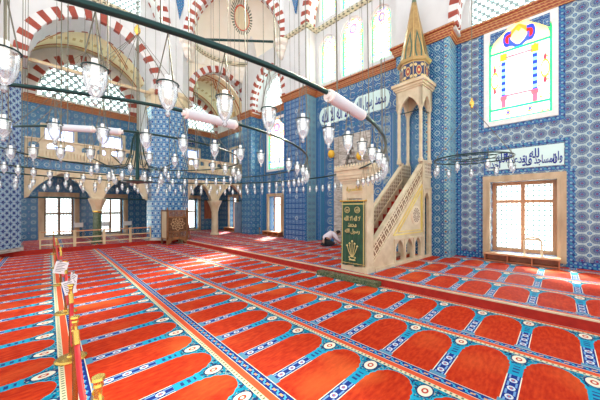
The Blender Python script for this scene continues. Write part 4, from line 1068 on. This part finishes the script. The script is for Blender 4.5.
# ================================================================== PERSON (kneeling, bent forward toward the wall)
def skin_mesh(name,pts,edges,rad,m,parent,sub=2):
    me=bpy.data.meshes.new(name); me.from_pydata(pts,edges,[]); o=bpy.data.objects.new(name,me); COL.objects.link(o); o.parent=parent
    o.modifiers.new('skin','SKIN').use_smooth_shade=True
    for i,r_ in enumerate(rad): me.skin_vertices[0].data[i].radius=(r_,r_) if not isinstance(r_,tuple) else r_
    me.skin_vertices[0].data[0].use_root=True
    s=o.modifiers.new('sub','SUBSURF'); s.levels=sub; s.render_levels=sub
    dg=bpy.context.evaluated_depsgraph_get(); nm=bpy.data.meshes.new_from_object(o.evaluated_get(dg)); o.modifiers.clear(); o.data=nm; nm.materials.append(MATS[m])
    for p_ in nm.polygons: p_.use_smooth=True
    return o
t=empty('person',(9.0,7.28,P),'person in a white shirt and black trousers kneeling bent forward on the carpet','person',rz=R(-38))
# local +x is facing; sits back on the heels
V=[(0,0,.26),(.16,0,.40),(.32,0,.50),(.44,0,.54),(.52,0,.56),(.60,0,.56)]
E_=[(0,1),(1,2),(2,3),(3,4),(4,5)]; Rr=[.15,.15,.155,.11,.055,.05]
for s in (-1,1):
    n=len(V); V+=[(.02,s*.10,.22),(.42,s*.13,.10),(.10,s*.12,.07),(-.08,s*.12,.06),(-.12,s*.11,.035)]; E_+=[(0,n),(n,n+1),(n+1,n+2),(n+2,n+3),(n+3,n+4)]; Rr+=[.12,.075,.055,.045,.035]
    n=len(V); V+=[(.40,s*.19,.50),(.50,s*.24,.30),(.68,s*.15,.16),(.75,s*.12,.12)]; E_+=[(3,n),(n,n+1),(n+1,n+2),(n+2,n+3)]; Rr+=[.075,.052,.038,.028]
body=skin_mesh('body',V,E_,Rr,'skin',t)
# shirt & trousers as shells around the same skeleton
V2=[(-0.04,0,.25),(.16,0,.41),(.32,0,.51),(.43,0,.53)];E2=[(0,1),(1,2),(2,3)];R2=[.185,.168,.172,.12]
for s in (-1,1):
    n=len(V2); V2+=[(.40,s*.19,.50),(.50,s*.24,.31),(.66,s*.16,.18)]; E2+=[(3,n),(n,n+1),(n+1,n+2)]; R2+=[.092,.068,.052]
skin_mesh('shirt',V2,E2,R2,'shirt',t)
V3=[(-.03,0,.20)];E3=[];R3=[.19]
for s in (-1,1):
    n=len(V3); V3+=[(.06,s*.10,.20),(.43,s*.13,.10),(.12,s*.12,.085),(-.05,s*.12,.075),(-.15,s*.115,.05)]; E3+=[(0,n),(n,n+1),(n+1,n+2),(n+2,n+3),(n+3,n+4)]; R3+=[.14,.093,.075,.062,.05]
skin_mesh('trousers',V3,E3,R3,'trousers',t)
hd=[]
def ico(r,c,sc,m,name,par):
    b=B(); bmesh.ops.create_icosphere(b,subdivisions=3,radius=r)
    for v in b.verts: v.co=Vector((v.co.x*sc[0]+c[0],v.co.y*sc[1]+c[1],v.co.z*sc[2]+c[2]))
    return link(name,b,m,par,smooth=True)
h=ico(.1,(.64,0,.55),(1.05,.85,1.0),'skin','head',t)
b=B()
lathe(b,[(0,-.02),(.014,-.012),(.01,.012),(0,.02)],8,.755,0)
for v in b.verts: v.co+=Vector((-.02,0,.51))
bmesh.ops.create_icosphere(b,subdivisions=1,radius=.014,matrix=Matrix.Translation((.715,.035,.535))); bmesh.ops.create_icosphere(b,subdivisions=1,radius=.014,matrix=Matrix.Translation((.715,-.035,.535)))
for s in (-1,1): bmesh.ops.create_icosphere(b,subdivisions=1,radius=.022,matrix=Matrix.Translation((.64,s*.088,.54)))
link('face_features',b,'skin',h,smooth=True)
ico(.108,(.62,0,.58),(1.02,.88,.86),'hair','hair',h)
for s in (-1,1):
    for k in range(5):
        yb=s*.12+(k-2)*.018; L=(.05,.075,.085,.078,.06)[k]
        if k==0 : pts=[(.74,s*.12-s*.0+(-s)*.03,.12),(.77,s*.12-s*.05,.10),(.79,s*.12-s*.055,.075)]
        else: pts=[(.76,yb,.12),(.76+L*.6,yb,.11),(.76+L,yb,.085)]
        V4=pts; skin_mesh('finger',V4,[(0,1),(1,2)],[.011,.010,.008],'skin',body,1)

# ================================================================== LIGHT, CAMERA
w=bpy.data.worlds.new('world'); bpy.context.scene.world=w; w.use_nodes=True
T.t=w.node_tree; bg=w.node_tree.nodes['Background']
_g=node('ShaderNodeTexCoord').outputs['Generated']; _s=node('ShaderNodeSeparateXYZ'); T.t.links.new(_g,_s.inputs[0])
put(bg.inputs[0],mix(ramp(S(_s.outputs[2]),.05,.8),(1.0,.99,.97),(.94,.98,1.02)))
put(bg.inputs[1],1.75-.6*ramp(S(_s.outputs[2]),.1,.75))
def area(name,loc,rot,sx,sy,p,col=(1,1,1)):
    l=bpy.data.lights.new(name,'AREA'); l.shape='RECTANGLE'; l.size=sx; l.size_y=sy; l.energy=p; l.color=col
    o=bpy.data.objects.new(name,l); COL.objects.link(o); o.location=loc; o.rotation_euler=rot; return o
sl=bpy.data.lights.new('sun','SUN'); sl.energy=55.0; sl.angle=R(9); sl.color=(1,.93,.82)
so=bpy.data.objects.new('sun',sl); COL.objects.link(so); so.rotation_euler=Vector((-.87,-.49,-.78)).to_track_quat('-Z','Y').to_euler(); so.location=(20,20,20)
cam=bpy.data.cameras.new('camera'); co=bpy.data.objects.new('camera',cam); COL.objects.link(co)
co.location=(0,0,H); co.rotation_euler=(PI/2,0,R(44.1447)-PI/2)
cam.sensor_width=36; cam.lens=267.88*36/600; cam.shift_y=8/600; cam.clip_start=.05; cam.clip_end=200
sc=bpy.context.scene; sc.camera=co
sc.view_settings.view_transform='Standard'; sc.view_settings.look='None'; sc.view_settings.gamma=1; sc.view_settings.exposure=.2; sc.view_settings.use_curve_mapping=False
sc.cycles.use_denoising=True; sc.cycles.max_bounces=8; sc.cycles.diffuse_bounces=4; sc.cycles.transparent_max_bounces=24; sc.cycles.sample_clamp_indirect=6
